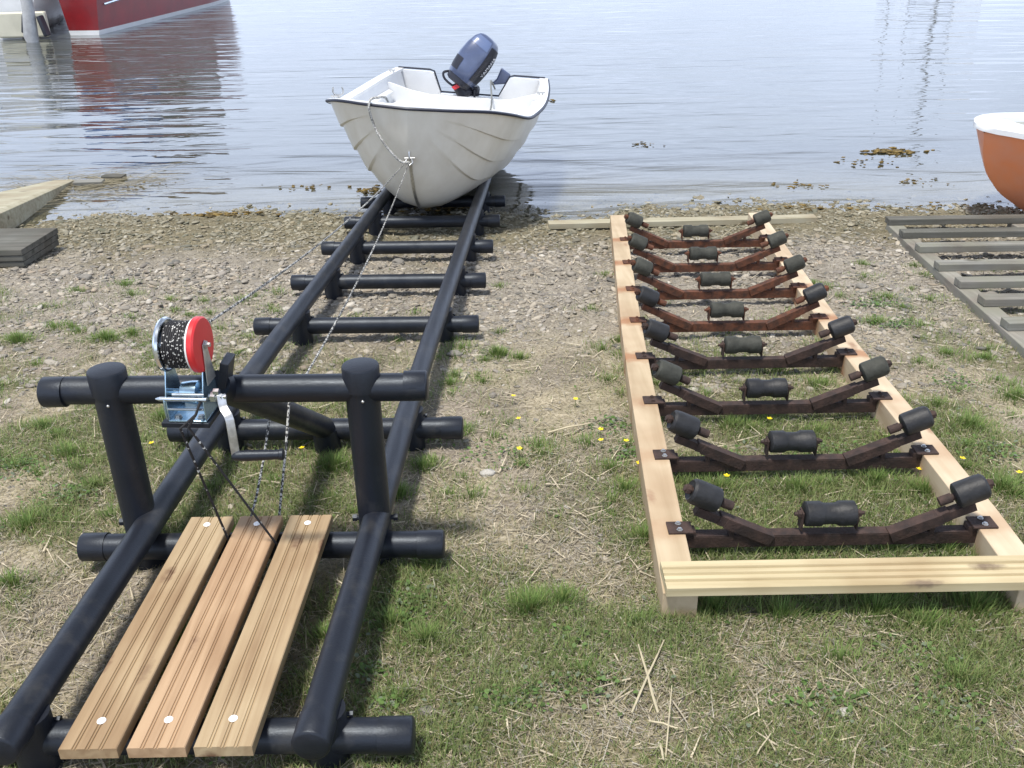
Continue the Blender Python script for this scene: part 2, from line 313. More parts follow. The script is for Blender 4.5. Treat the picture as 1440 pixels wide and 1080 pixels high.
_at = [q for q in _n.nodes if q.type == 'ATTRIBUTE'][0]
_n.links.new(_nz.outputs['Fac'], _mr.inputs['Fac']); _n.links.new(_at.outputs['Color'], _mx.inputs['A']); _n.links.new(_mr.outputs['Color'], _mx.inputs['B']); _n.links.new(_mx.outputs['Result'], _n.nodes['Principled BSDF'].inputs['Base Color'])
go = fastmesh('ground', V, Q.ravel(), np.arange(len(Q))*4, np.full(len(Q), 4), gm, np.clip(c, .01, 1), True); go['kind'] = 'structure'
def tz(x, y): return float(terr(x, y))

# ------------------------------------------------------------------ water
wm = bpy.data.materials.new('lake_water'); wm.use_nodes = True; n = wm.node_tree; n.nodes.clear(); L = n.links.new
out = n.nodes.new('ShaderNodeOutputMaterial'); tc = n.nodes.new('ShaderNodeTexCoord'); sp = n.nodes.new('ShaderNodeSeparateXYZ'); L(tc.outputs['Object'], sp.inputs[0])
def nzz(scale, sx, sy, det=3, dist=0.0, rot=0.0):
    mp = n.nodes.new('ShaderNodeMapping'); mp.inputs['Scale'].default_value = (sx, sy, 1); mp.inputs['Rotation'].default_value = (0, 0, rot); L(tc.outputs['Object'], mp.inputs['Vector'])
    z = n.nodes.new('ShaderNodeTexNoise'); z.inputs['Scale'].default_value = scale; z.inputs['Detail'].default_value = det; z.inputs['Distortion'].default_value = dist; z.inputs['Roughness'].default_value = .5; L(mp.outputs[0], z.inputs['Vector']); return z
def bumpn(h, strn, dist, prev=None):
    b = n.nodes.new('ShaderNodeBump'); b.inputs['Strength'].default_value = strn; b.inputs['Distance'].default_value = dist; L(h, b.inputs['Height'])
    if prev: L(prev, b.inputs['Normal'])
    return b.outputs[0]
b1 = bumpn(nzz(.9, .28, 1.0, 2, .6, .04).outputs['Fac'], 1, .042)
b2 = bumpn(nzz(3.4, .22, 1.0, 3, .5, -.03).outputs['Fac'], 1, .017, b1)
b2 = bumpn(nzz(1.9, .30, 1.0, 2, .8, .02).outputs['Fac'], 1, .020, b2)
b3 = bumpn(nzz(11, .6, 1.0, 2, .3).outputs['Fac'], 1, .0006, b2)
gl = n.nodes.new('ShaderNodeBsdfGlossy'); gl.inputs['Roughness'].default_value = .02; gl.inputs['Color'].default_value = (.97, .98, 1, 1); L(b3, gl.inputs['Normal'])
tr = n.nodes.new('ShaderNodeBsdfTransparent'); tr.inputs['Color'].default_value = (.86, .87, .78, 1)
df = n.nodes.new('ShaderNodeBsdfDiffuse'); df.inputs['Color'].default_value = (.055, .06, .05, 1)
mr = n.nodes.new('ShaderNodeMapRange'); mr.inputs[1].default_value = 6.4; mr.inputs[2].default_value = 9.0; mr.inputs[3].default_value = .15; mr.inputs[4].default_value = .97; L(sp.outputs['Y'], mr.inputs[0])
ms = n.nodes.new('ShaderNodeMixShader'); L(mr.outputs[0], ms.inputs[0]); L(tr.outputs[0], ms.inputs[1]); L(df.outputs[0], ms.inputs[2])
fr = n.nodes.new('ShaderNodeFresnel'); fr.inputs['IOR'].default_value = 1.42; L(b3, fr.inputs['Normal'])
m2 = n.nodes.new('ShaderNodeMixShader'); L(fr.outputs[0], m2.inputs[0]); L(ms.outputs[0], m2.inputs[1]); L(gl.outputs[0], m2.inputs[2]); L(m2.outputs[0], out.inputs[0])
wb = MB(); wb.add([(-1200, 5.2, WL), (1200, 5.2, WL), (1200, 1500, WL), (-1200, 1500, WL)], [(0, 1, 2, 3)])
wo = wb.build('water', wm, smooth=False); wo['kind'] = 'structure'

# ------------------------------------------------------------------ black plastic pipe slipway
def railx(side, Y):
    if side < 0: return -1.052+.035*(min(Y, 3.5)-1.42)+max(0, Y-3.5)*.046
    return -.42+.040*(min(Y, 3.5)-1.42)+max(0, Y-3.5)*.051
RH = .152
root = empty('boat_slipway', (-.74, 1.42, g(1.42)), 'long black plastic pipe slipway running down to the water under the white dinghy', 'slipway')
ry = [1.40, 1.42, 1.75, 2.2, 2.8, 3.5, 4.2, 5.0, 5.8, 6.6, 7.1]
for s in (-1, 1):
    m = MB(); m.tube([(railx(s, y), y, g(y)+RH) for y in ry], .0375, 28); r = m.build('rail', pipe, root)
    m = MB(); a = (railx(s, 1.385), 1.385, g(1.385)+RH); b = (railx(s, 1.45), 1.45, g(1.45)+RH)
    A = Vector(a); D = (Vector(b)-A).normalized(); m.lathe(A, D, [(0, .034), (.003, .0385), (.006, .0405), (.07, .0405), (.0705, .038)], 28); m.build('end_cap', cap_m, r)
cb = [(1.494, -.735, .505), (2.2, -.715, .51), (2.905, -.69, .51), (3.975, -.656, .505), (4.64, -.631, .5), (5.305, -.596, .495), (5.925, -.56, .495), (6.5, -.53, .5)]
for i, (y, cx, hw) in enumerate(cb):
    z = g(y)+.076; dy = -.008
    m = MB(); m.tube([(cx-hw, y-dy, z), (cx+hw, y+dy, z)], .0375, 28); o = m.build('crossbar', pipe, root)
    for e in (-1, 1):
        m = MB(); A = Vector((cx+e*(hw+.006), y+e*dy, z)); m.lathe(A, (-e, 0, 0), [(0, .033), (.003, .0385), (.006, .0405), (.075, .0405), (.0755, .038)], 28); m.build('end_cap', cap_m, o)
    for s in (-1, 1):
        x = railx(s, y)+.004
        if i == 1: continue
        m = MB(); m.tube([(x, y, g(y)-.03), (x, y, g(y)+RH-.004)], .046, 24); st = m.build('foot', cap_m, root)
        m = MB(); m.tube([(x-.054, y+.02, g(y)+.112), (x+.054, y+.02, g(y)+.112)], .005, 8); m.tube([(x-.057, y+.02, g(y)+.112), (x-.049, y+.02, g(y)+.112)], .008, 6); m.tube([(x+.057, y+.02, g(y)+.112), (x+.049, y+.02, g(y)+.112)], .008, 6); m.build('bolt', cap_m, st)
PY = 2.235
for s, px in ((-1, -1.06), (1, -.396)):
    m = MB(); m.tube([(px, PY, g(PY)-.03), (px, PY, .585)], .0455, 28); o = m.build('post', pipe, root)
    m = MB(); m.lathe((px, PY, .530), (0, 0, 1), [(0, .0465), (.0005, .0492), (.062, .0495), (.0665, .047), (.068, .042), (.0682, .0)], 32); m.build('end_cap', cap_m, o)
    m = MB(); m.lathe((px+.006, PY-.0455, .512), (0, -1, 0), [(0, .004), (.003, .004), (.005, .002)], 10); m.build('screw', galv, o)
    m = MB(); m.tube([(px-.06, PY+.01, g(PY)+.135), (px+.06, PY+.01, g(PY)+.135)], .007, 8); m.tube([(px-.064, PY+.01, g(PY)+.135), (px-.052, PY+.01, g(PY)+.135)], .011, 6); m.tube([(px+.064, PY+.01, g(PY)+.135), (px+.052, PY+.01, g(PY)+.135)], .011, 6); m.build('bolt', cap_m, o)
m = MB(); m.tube([(-1.236, PY+.004, .535), (-.226, PY-.004, .531)], .0375, 28); tb = m.build('top_bar', pipe, root)
for e, x in ((-1, -1.24), (1, -.222)):
    m = MB(); m.lathe((x, PY, .533), (-e, 0, 0), [(0, .033), (.003, .0385), (.006, .0405), (.062, .0405), (.0625, .038)], 28); m.build('end_cap', cap_m, tb)
m = MB(); m.tube([(-.760, 2.175, .575), (-.655, 2.87, .06)], .0385, 28); br = m.build('brace', pipe, root)
m = MB(); m.lathe((-.652, 2.885, g(2.9)-.03), (0, 0, 1), [(0, .045), (.08, .046), (.12, .045)], 24); m.build('collar', cap_m, br)
m = MB(); m.box((-.812, 2.135, .515), (.122, .13, .014), Matrix.Rotation(math.radians(-4), 3, 'Z')); m.box((-.742, 2.20, .575), (.022, .07, .13), Matrix.Rotation(math.radians(14), 3, 'Y')); m.build('mounting_plate', cap_m, root, bevel=.002)
# deck boards with milled grooves
def deckboard(x0f, x0b, wdt, yf, yb, z, th, material, axis='y', z2=None, k=1.0):
    gx = []
    for c0 in (.27, .5, .73):
        for d in (-.026, .026): gx.append((c0+d)*wdt)
    pr = [(0.0, -th), (0.0, -.002), (.002, 0)]
    for q in gx: pr += [(q-.0022*k, 0), (q-.0010*k, -.0026*k), (q+.0010*k, -.0026*k), (q+.0022*k, 0)]
    pr += [(wdt-.002, 0), (wdt, -.002), (wdt, -th)]
    m = MB(); n_ = len(pr)
    if axis == 'y':
        A = [(x0f+p, yf, z+q) for p, q in pr]; B = [(x0b+p, yb, (z2 if z2 is not None else z)+q) for p, q in pr]
    else:
        A = [(yf, x0f+p, z+q) for p, q in pr]; B = [(yb, x0b+p, (z2 if z2 is not None else z)+q) for p, q in pr]
    m.add(A+B, [tuple(range(n_)), tuple(range(n_, 2*n_))]+[(i, (i+1) % n_, n_+(i+1) % n_, n_+i) for i in range(n_)])
    return m
for (xf, xb, mt_, lab) in ((-.935, -.917, deckw, None), (-.796, -.777, deckr, 'reddish deck board'), (-.660, -.636, deckw, None)):
    m = deckboard(xf, xb, .119, 1.392, 2.238, .143, .027, mt_, z2=.127); o = m.build('deck_board', mt_, root, smooth=False)
    if lab: o['label'] = lab
    for yb_, t in ((1.468, .09), (2.198, .95)):
        xc = xf+(xb-xf)*t+.0595+random.uniform(-.003, .003); m = MB(); zz = .143-.016*t
        m.lathe((xc, yb_, zz), (0, 0, 1), [(0, .0095), (.0012, .0095), (.0022, .0085), (.0023, .006), (.0045, .0055), (.0052, .003)], 12); m.build('screw', mat('bright_screw', (.9, .91, .92), .45, .1), o)
# ------------------------------------------------------------------ hand winch
WC = Vector((-.806, 2.125, .522)); yaw = math.radians(-4); RW = Matrix.Rotation(yaw, 3, 'Z')
def W(x, y, z): return WC+RW @ Vector((x, y, z))
wr = empty('hand_winch', WC, 'zinc plated hand winch with red drum cover on the black pipe frame', 'winch')
AX = RW @ Vector((1, 0, 0))
m = MB()
m.box(W(0, 0, .003), (.096, .105, .004), RW)
for sx in (-.047, .047):
    poly = [(-.052, .005), (.05, .005), (.047, .05), (.022, .150), (-.012, .155), (-.05, .062)]
    m.prism([RW @ Vector((0, a, b)) for a, b in poly], W(sx-.0015, 0, 0), RW @ Vector((.003, 0, 0)))
m.tube([W(-.052, -.05, .008), W(-.052, -.051, .045), W(-.051, -.049, .062)], .003, 8)
wf = m.build('frame', zincb, wr, bevel=.001)
m = MB()
m.tube([W(-.062, -.046, .062), W(.056, -.046, .062)], .0058, 14); m.lathe(W(-.062, -.046, .062), -AX, [(0, .006), (.012, .0015)], 12)
m.tube([W(-.03, -.044, .074), W(.05, -.044, .074)], .004, 12); m.tube([W(-.045, -.05, .036), W(.045, -.05, .036)], .0032, 10)
m.build('tie_rod', zinc, wr)
m = MB(); m.lathe(W(-.047, -.012, .065), AX, [(0, .008), (.093, .008)], 16); m.lathe(W(-.02, -.012, .065), AX, [(0, .02), (.004, .026), (.03, .03), (.045, .03), (.05, .02)], 28); m.build('gear', zincb, wr)
CZ = .188; CYY = .005
m = MB(); m.lathe(W(-.050, CYY, CZ), AX, [(0, .060), (.001, .066), (.006, .068), (.012, .066), (.013, .062), (.006, .06), (.0055, .03)], 48); m.lathe(W(-.05, CYY, CZ), AX, [(0, .03), (.09, .03)], 24); m.build('spool_flange', zinc, wr)
m = MB()
hel = []
for i in range(3000):
    t = i/3000; lay = int(t*8); ph = t*8-lay; xx = (ph if lay % 2 == 0 else 1-ph)*.058-.033; a = t*2*math.pi*90
    rr = .034+lay*.0032+random.uniform(-.0008, .0008); hel.append(W(xx, CYY+rr*math.cos(a), CZ+rr*math.sin(a)))
m.tube(hel, .0032, 6, True); spm = rope_mat('spooled_rope', (.012, .012, .014), (.55, .55, .53), 2.4); spm.node_tree.nodes['Color Ramp'].color_ramp.elements[1].position = .8; m.build('rope_spool', spm, wr)
m = MB(); m.lathe(W(.034, CYY, CZ), AX, [(0, .064), (.0005, .069), (.012, .0695), (.0165, .0655), (.0175, .06), (.0176, .0)], 64); rc = m.build('drum_cover', redp, wr)
m = MB(); m.lathe(W(.028, CYY, CZ), AX, [(0, .0655), (.0058, .0695)], 48); m.build('cover_lip', mat('white_cover_lip', (.75, .75, .75), .4), rc)
m = MB(); m.lathe(W(.051, CYY, CZ), AX, [(0, .011), (.007, .011), (.0075, .006), (.016, .006)], 6)
poly = [(-.012, .005), (.004, .013), (.013, -.004), (.034, -.10), (-.022, -.10)]
m.prism([RW @ Vector((0, a, b+CZ)) for a, b in poly], W(.0525, 0, 0), RW @ Vector((.0026, 0, 0))); m.build('axle_bracket', galv, wr, bevel=.0006)
m = MB(); K = Vector((.078, -.03, .062))
m.lathe(W(*K)-AX*.022, AX, [(0, .008), (.006, .0085), (.0065, .0145), (.018, .0145), (.0185, .009), (.034, .009), (.0345, .006), (.044, .006)], 6)
m.lathe(W(.07, -.03, .076), AX, [(0, .009), (.014, .009)], 6)
m.build('ratchet_nut', zinc, wr)
def bar(m, pts, wd, th, nrm):
    pts = [Vector(p) for p in pts]; rows = []
    for i, p in enumerate(pts):
        t = (pts[min(i+1, len(pts)-1)]-pts[max(i-1, 0)]).normalized(); s_ = t.cross(nrm).normalized(); nn_ = s_.cross(t).normalized()
        rows.append([p+s_*wd/2+nn_*th/2, p-s_*wd/2+nn_*th/2, p-s_*wd/2-nn_*th/2, p+s_*wd/2-nn_*th/2])
    m.grid(rows, True); k = len(m.v); m.f.append((k-4, k-3, k-2, k-1)); m.f.append(tuple(k-4*len(pts)+q for q in (3, 2, 1, 0)))
hp = [W(*q) for q in ((.088, -.032, .070), (.090, -.038, .045), (.095, -.044, .036), (.108, -.058, .026), (.112, -.062, .014), (.113, -.064, -.04), (.114, -.066, -.092))]
m = MB(); bar(m, hp, .021, .006, RW @ Vector((.5, -1, 0))); ck = m.build('crank_handle', galv, wr, bevel=.001)
A = hp[-1]+Vector((-.004, 0, .006)); m = MB(); m.lathe(A, (1, .03, 0), [(-.006, .007), (0, .0115), (.008, .0125), (.03, .0145), (.07, .0135), (.1, .0125), (.112, .0125), (.1135, .015), (.122, .015), (.124, .011)], 24); m.build('hand_grip', cap_m, wr)
for (a, b) in ((-.03, -.035), (.03, -.035)): m = MB(); m.lathe(W(a, b, .0052), (0, 0, 1), [(0, .011), (.0015, .011), (.0018, .008), (.007, .008), (.0075, .006)], 6); m.build('bolt', galv, wr)
# ------------------------------------------------------------------ ropes
def sag(a, b, s_, n_=24, jit=0.0):
    a = Vector(a); b = Vector(b); P = []
    for i in range(n_+1):
        t = i/n_; p = a.lerp(b, t); p.z -= s_*4*t*(1-t); P.append(p+Vector((random.uniform(-jit, jit), random.uniform(-jit, jit), random.uniform(-jit, jit))))
    return P
EYE = Vector((-.60, 5.735, .335))
t = empty('winch_rope', W(0, .05, CZ), 'thin black and white rope stretched from the red winch drum up to the dinghy bow', 'rope')
m = MB(); m.tube(sag(W(.008, .05, CZ+.012), EYE+Vector((-.02, -.03, -.03)), .05, 40), .0037, 8); m.build('strand', rfleck, t)
t = empty('bow_rope', (-.63, 2.27, g(2.27)), 'thin speckled rope from the dinghy bow down between the rails to the deck boards', 'rope')
m = MB(); P = sag(EYE+Vector((.0, -.03, -.035)), (-.647, 2.43, .385), .06, 30)+[Vector((-.656, 2.36, .27)), Vector((-.67, 2.30, .16)), Vector((-.677, 2.27, .10))]
m.tube(P, .0037, 8); m.build('strand', rfleck, t)
t = empty('lashing_cord', (-.78, 2.2, .1), 'pair of black cords from the winch down into the gaps between the deck boards', 'cord')
for a, b in ((W(-.012, -.075, -.005), (-.787, 2.14, .118)), (W(.008, -.072, -.002), (-.646, 2.11, .118))):
    m = MB(); m.tube([W(.04, -.05, .058), W(.03, -.066, .03), a]+[Vector(a).lerp(Vector(b), k/6) for k in range(1, 7)]+[Vector(b)+Vector((0, .02, -.05))], .0034, 8); m.build('strand', rfleckd, t)
t = empty('loose_cord', (-.76, 2.28, .1), 'speckled light cord hanging from the brace down behind the reddish deck board', 'cord')
m = MB(); m.tube([(-.715, 2.52, .33), (-.725, 2.47, .30), (-.735, 2.40, .22), (-.75, 2.33, .14), (-.762, 2.27, .09)], .0037, 8); m.build('strand', rfleck, t)

# ------------------------------------------------------------------ roller slip
BY = [2.22, 2.64, 3.055, 3.49, 3.925, 4.385, 4.85, 5.33]
BX = [.900, .913, .925, .946, .970, 1.0, 1.045, 1.085]
def bl(Y): return np.interp(Y, [1.93, 2.23, 3.07, 3.92, 5.94], [.425, .438, .482, .538, .700])
def brr(Y): return np.interp(Y, [1.93, 2.22, 3.04, 3.92, 5.94], [1.345, 1.363, 1.375, 1.418, 1.592])
rs = empty('roller_slip', (.9, 2.0, g(2.0)), 'pale wooden boat slip with eight rusty brackets of black rubber rollers', 'boat slip')
BT = .092
for fn in (bl, brr):
    m = MB(); rows = []
    for y in (1.935, 2.3, 2.8, 3.3, 3.8, 4.4, 5.0, 5.5, 5.95):
        x = float(fn(y)); z = g(y)+BT; rows.append([(x-.046, y, z-BT-.02), (x-.046, y, z), (x+.046, y, z), (x+.046, y, z-BT-.02)])
    m.grid(rows, True); m.f.append((0, 1, 2, 3)); k = len(m.v); m.f.append((k-1, k-2, k-3, k-4)); m.build('side_beam', beamw if fn is bl else beamr, rs, smooth=False, bevel=.003)
m = deckboard(1.918, 1.918, .112, .385, 2.05, g(1.95)+BT+.029, .027, palew, axis='x', k=1.5); m.build('end_board', palew, rs, smooth=False)
for bm_, off_ in ((beamw, .45), (beamr, 1.38)):
    q = bm_.node_tree; pr_ = q.nodes['Principled BSDF']; src = pr_.inputs['Base Color'].links[0].from_socket
    tcc = [a for a in q.nodes if a.type == 'TEX_COORD'][0]; sx_ = q.nodes.new('ShaderNodeSeparateXYZ'); q.links.new(tcc.outputs['Object'], sx_.inputs[0])
    nz_ = q.nodes.new('ShaderNodeTexNoise'); nz_.inputs['Scale'].default_value = 25; q.links.new(tcc.outputs['Object'], nz_.inputs['Vector']); acc = None
    for i_, yb_ in enumerate(BY):
        d1 = q.nodes.new('ShaderNodeMath'); d1.operation = 'SUBTRACT'; d1.inputs[1].default_value = yb_-2.0; q.links.new(sx_.outputs['Y'], d1.inputs[0])
        d2 = q.nodes.new('ShaderNodeMath'); d2.operation = 'ABSOLUTE'; q.links.new(d1.outputs[0], d2.inputs[0])
        d3 = q.nodes.new('ShaderNodeMath'); d3.operation = 'MULTIPLY_ADD'; d3.inputs[1].default_value = .07; q.links.new(nz_.outputs['Fac'], d3.inputs[0]); q.links.new(d2.outputs[0], d3.inputs[2])
        d4 = q.nodes.new('ShaderNodeMapRange'); d4.inputs[1].default_value = .055; d4.inputs[2].default_value = .10; d4.inputs[3].default_value = .75 if i_ > 2 else .25; d4.inputs[4].default_value = 0; q.links.new(d3.outputs[0], d4.inputs[0])
        if acc is None: acc = d4.outputs[0]
        else:
            d5 = q.nodes.new('ShaderNodeMath'); d5.operation = 'MAXIMUM'; q.links.new(acc, d5.inputs[0]); q.links.new(d4.outputs[0], d5.inputs[1]); acc = d5.outputs[0]
    mx_ = q.nodes.new('ShaderNodeMix'); mx_.data_type = 'RGBA'; mx_.inputs['B'].default_value = (.30, .13, .055, 1); q.links.new(acc, mx_.inputs['Factor']); q.links.new(src, mx_.inputs['A']); q.links.new(mx_.outputs['Result'], pr_.inputs['Base Color'])
def bracket(idx, first):
    y = BY[idx]; cx = BX[idx]; z0 = g(y)+BT; R = rust if idx < 4 else rustb
    xl = float(bl(y)); xr = float(brr(y)); hw = (xr-xl)/2-.046; cx = (xl+xr)/2
    m = MB(); zb = z0-.015
    m.box((cx, y, zb), (2*hw, .034, .004)); m.box((cx, y-.0155, zb-.020), (2*hw-.004, .004, .036))
    for s in (-1, 1):
        m.box((cx+s*(hw-.015), y, zb+.0095), (.03, .034, .015))
        m.box((cx+s*(hw+.014), y+.002, z0+.004), (.07, .056, .006))
    br_ = m.build('bracket', R, rs, bevel=.001, loc=(cx, y, z0))
    for s in (-1, 1):
        for dy in (-.012, .018): m = MB(); m.lathe((cx+s*(hw+.016), y+dy, z0+.0072), (0, 0, 1), [(0, .009), (.0015, .009), (.0018, .006), (.006, .0058), (.0065, .004)], 6); m.build('bolt', R if idx > 1 else galv, br_, loc=(cx, y, z0))
    for s in (-1, 1):
        an_ = math.radians(24+random.uniform(-2, 2)); D = Vector((s*math.cos(an_), 0, math.sin(an_))); N_ = Vector((-s*math.sin(an_), 0, math.cos(an_)))
        Rc = Vector((cx+s*.3695, y-.008, z0+.119)); P1 = Rc-D*.004-N_*.050; P0 = P1-D*.235
        Rm = Matrix(((D.x, 0, N_.x), (0, 1, 0), (D.z, 0, N_.z)))
        m = MB(); m.box(P0.lerp(P1, .5), (.245, .028, .027), Rm); m.box(P0.lerp(P1, .30), (.15, .035, .034), Rm); m.box(P0.lerp(P1, .64)+N_*.002, (.035, .032, .032), Rm)
        m.box(P0.lerp(P1, .52)-Vector((0, 0, .028)), (.014, .02, .05))
        m.tube([Rc-D*.080, Rc+D*.064], .010, 12); m.lathe(Rc-D*.088, D, [(0, .014), (.036, .014)], 14); m.lathe(Rc+D*.046, D, [(0, .015), (.012, .015)], 6)
        m.build('arm', R, br_, bevel=.001, loc=(cx, y, z0))
        m = MB(); m.lathe(Rc-D*.044, D, [(0, .018), (.001, .030), (.005, .0355), (.014, .037), (.070, .0372), (.083, .0355), (.090, .029), (.086, .024), (.085, .014)], 32)
        m.build('side_roller', rubber if idx < 5 and idx != 2 else rubberg, br_, loc=(cx, y, z0))
    m = MB(); kz = z0+.046; kx = cx-.012+random.uniform(-.006, .006)
    for s in (-1, 1):
        m = MB(); m.box((kx+s*.078, y, kz-.018), (.005, .036, .060)); m.lathe((kx+s*.079, y, kz), (s, 0, 0), [(0, .012), (.01, .012), (.0105, .007), (.02, .006)], 6)
        m.build('roller_cradle', R, br_, bevel=.001, loc=(cx, y, z0))
    m = MB(); m.lathe((kx-.072, y, kz), (1, 0, 0), [(0, .024), (.001, .031), (.004, .0355), (.045, .0362), (.052, .032), (.058, .0305), (.086, .0305), (.092, .032), (.099, .0362), (.140, .0355), (.143, .031), (.144, .024)], 32)
    m.build('keel_roller', rubber if idx < 3 else rubberg, br_, loc=(cx, y, z0))
    return br_
def fix_loc(o):
    return o
for i in range(8): bracket(i, i == 0)
# ------------------------------------------------------------------ loose plank at the water's edge
m = MB(); m.box((1.135, 6.02, g(6.02)+.022), (1.76, .085, .036), Matrix.Rotation(math.radians(1.2), 3, 'Z'))
tag(m.build('plank', plankw, bevel=.002, loc=(1.135, 6.02, g(6.02))), 'bleached narrow plank lying across the shore under the far ends of the roller slip', 'plank')

# ------------------------------------------------------------------ grey ladder-like slip on the right
lr = empty('wooden_slip', (2.3, 4.8, g(4.8)), 'weathered grey timber slip like a flat ladder on the right below the orange boat', 'boat slip')
m = MB(); rows = []
for y, x in ((3.2, 2.12), (3.6, 2.185), (4.25, 2.25), (5.0, 2.318), (5.78, 2.405)):
    z = g(y)+.045; rows.append([(x-.02, y, z-.07), (x-.02, y, z), (x+.075, y, z), (x+.075, y, z-.07)])
m.grid(rows, True); m.f.append((0, 1, 2, 3)); k = len(m.v); m.f.append((k-1, k-2, k-3, k-4)); m.build('side_beam', greyy, lr, smooth=False, bevel=.004)
m = MB(); m.grid([[(x+dx, y, g(y)+.045+dz) for dx, dz in ((-.02, -.07), (-.02, 0), (.075, 0), (.075, -.07))] for y, x in ((3.2, 3.12), (5.0, 3.15), (5.78, 3.17))], True); m.f.append((0, 1, 2, 3)); k = len(m.v); m.f.append((k-1, k-2, k-3, k-4)); m.build('side_beam', greyy, lr, smooth=False, bevel=.004)
for i, (x, y) in enumerate(((2.40, 5.72), (2.365, 5.40), (2.335, 5.09), (2.295, 4.73), (2.272, 4.43), (2.262, 4.145), (2.215, 3.83), (2.18, 3.5))):
    m = MB(); m.box((x+.50, y+.04, g(y)+.045+.02), (1.04, .078, .038), Matrix.Rotation(math.radians(random.uniform(-1, 1)-.3), 3, 'Z')); m.build('slat', darkw if i < 2 else greyw, lr, bevel=.003, smooth=False)

# ------------------------------------------------------------------ things at the left water's edge
m = MB()
for k, (dz, th) in enumerate(((.122, .038), (.083, .036), (.046, .034))):
    q = k*.004
    m.prism([(-4.1, 5.27+q, 0), (-2.83-q, 5.27+q, 0), (-2.80-q, 5.70-q, 0), (-4.1, 5.72-q, 0)], (0, 0, g(5.4)+dz-th), (0, 0, th-.003))
o = m.build('board_stack', darkw, smooth=False, bevel=.003, loc=(-3.3, 5.5, g(5.5))); tag(o, 'stack of square-cut dark grey boards on the shingle at the left edge', 'board stack')
m = MB(); m.prism([(-4.3, 5.12, 0), (-4.15, 5.86, 0), (-3.44, 7.52, 0), (-3.40, 7.50, 0), (-3.16, 5.62, 0)][::1], (0, 0, WL+.015), (0, 0, .05))
rows = [[(-4.4, 5.5, WL-.05), (-4.4, 5.5, -.05), (-3.40, 6.0, -.06), (-3.36, 5.98, -.075), (-3.36, 5.98, WL-.06)],
        [(-3.62, 7.5, WL-.05), (-3.62, 7.5, WL+.028), (-3.50, 7.52, WL+.028), (-3.47, 7.52, WL+.02), (-3.47, 7.52, WL-.06)]]
m = MB(); m.grid(rows, True); m.f.append((0, 1, 2, 3, 4)); m.f.append((9, 8, 7, 6, 5))
o = m.build('boat_ramp', plankw, smooth=False, bevel=.003, loc=(-3.8, 6.2, g(6.2))); tag(o, 'pale weathered wooden ramp board sloping into the water at the left edge', 'ramp')
def driftwood(px, py, L_, w_, rot, mt_, label):
    p = atz(px, py, WL+.02); m = MB(); m.box((p[0], p[1], WL+.016), (L_, w_, .03), Matrix.Rotation(rot, 3, 'Z') @ Matrix.Rotation(.02, 3, 'Y'))
    return tag(m.build('driftwood', mt_, bevel=.003, smooth=False, loc=(p[0], p[1], WL)), label, 'driftwood')
driftwood(125, 256, .22, .10, .12, greyw, 'short grey driftwood plank floating in the reeds, the left one of two')
driftwood(160, 248, .17, .10, -.05, darkw, 'stubby dark driftwood block floating in the reeds, the right one of two')

# ------------------------------------------------------------------ lofted boats
def interp(xs_, ys_): return lambda s: float(np.interp(s, xs_, ys_))
def smoothf(xs_, ys_):
    xs_ = np.array(xs_, float); ys_ = np.array(ys_, float); d = np.gradient(ys_, xs_)
    def f(s):
        i = int(np.clip(np.searchsorted(xs_, s)-1, 0, len(xs_)-2)); h = xs_[i+1]-xs_[i]; t = np.clip((s-xs_[i])/h, 0, 1)
        return float((2*t**3-3*t**2+1)*ys_[i]+(t**3-2*t*t+t)*h*d[i]+(-2*t**3+3*t*t)*ys_[i+1]+(t**3-t*t)*h*d[i+1])
    return f
def frame(origin, yawd, rolld):
    a = math.radians(yawd); r = math.radians(rolld); ax = Vector((math.sin(a), math.cos(a), 0)); la = Vector((math.cos(a), -math.sin(a), 0))
    lat = la*math.cos(r)-Vector((0, 0, 1))*math.sin(r); u_ = Vector((0, 0, 1))*math.cos(r)+la*math.sin(r); O = Vector(origin)
    return lambda s, y, z: O+ax*s+lat*y+u_*z
def section(b, zk, zg, q, h, lap=0.0):
    y = b*(h**q)
    if lap:
        for h0 in (.30, .50, .72):
            if h > h0: y += lap*math.exp(-((h-h0)/.22))*(1 if h >= h0 else 0)
            else: y -= 0
    return y, zk+(zg-zk)*h
T = frame((-.628, 5.66, 0), 7.2, 4.0)
LB = 2.45
bf = smoothf([0, .04, .12, .28, .55, 1.0, 1.5, 2.0, 2.45], [.02, .20, .37, .525, .61, .66, .68, .66, .615])
zgf = smoothf([0, .15, .35, .7, 1.2, 2.45], [.635, .62, .575, .495, .455, .46])
zkf = smoothf([0, .04, .12, .22, .34, .46, .62, 1.0, 2.45], [.59, .43, .25, .09, -.03, -.10, -.125, -.16, -.25])
qf = interp([0, .12, .25, .5, 1.2, 2.45], [.95, .74, .62, .51, .38, .34])
def wz(s, z, off=.05):
    return max(.02, bf(s)*(max(.001, (z-zkf(s))/(zgf(s)-zkf(s)))**qf(s))-off)
dg = empty('dinghy', T(.5, 0, -.1), 'small white dinghy with dark rub rail pulled bow first onto the black pipe slipway', 'dinghy')
ST = list(np.concatenate([np.linspace(0, .4, 22), np.linspace(.44, 2.45, 34)]))
HL = []
for a, b in ((0, .34), (.34, .54), (.54, .76), (.76, 1.0)):
    HL += list(np.linspace(a+.004 if a else 0, b, 8))
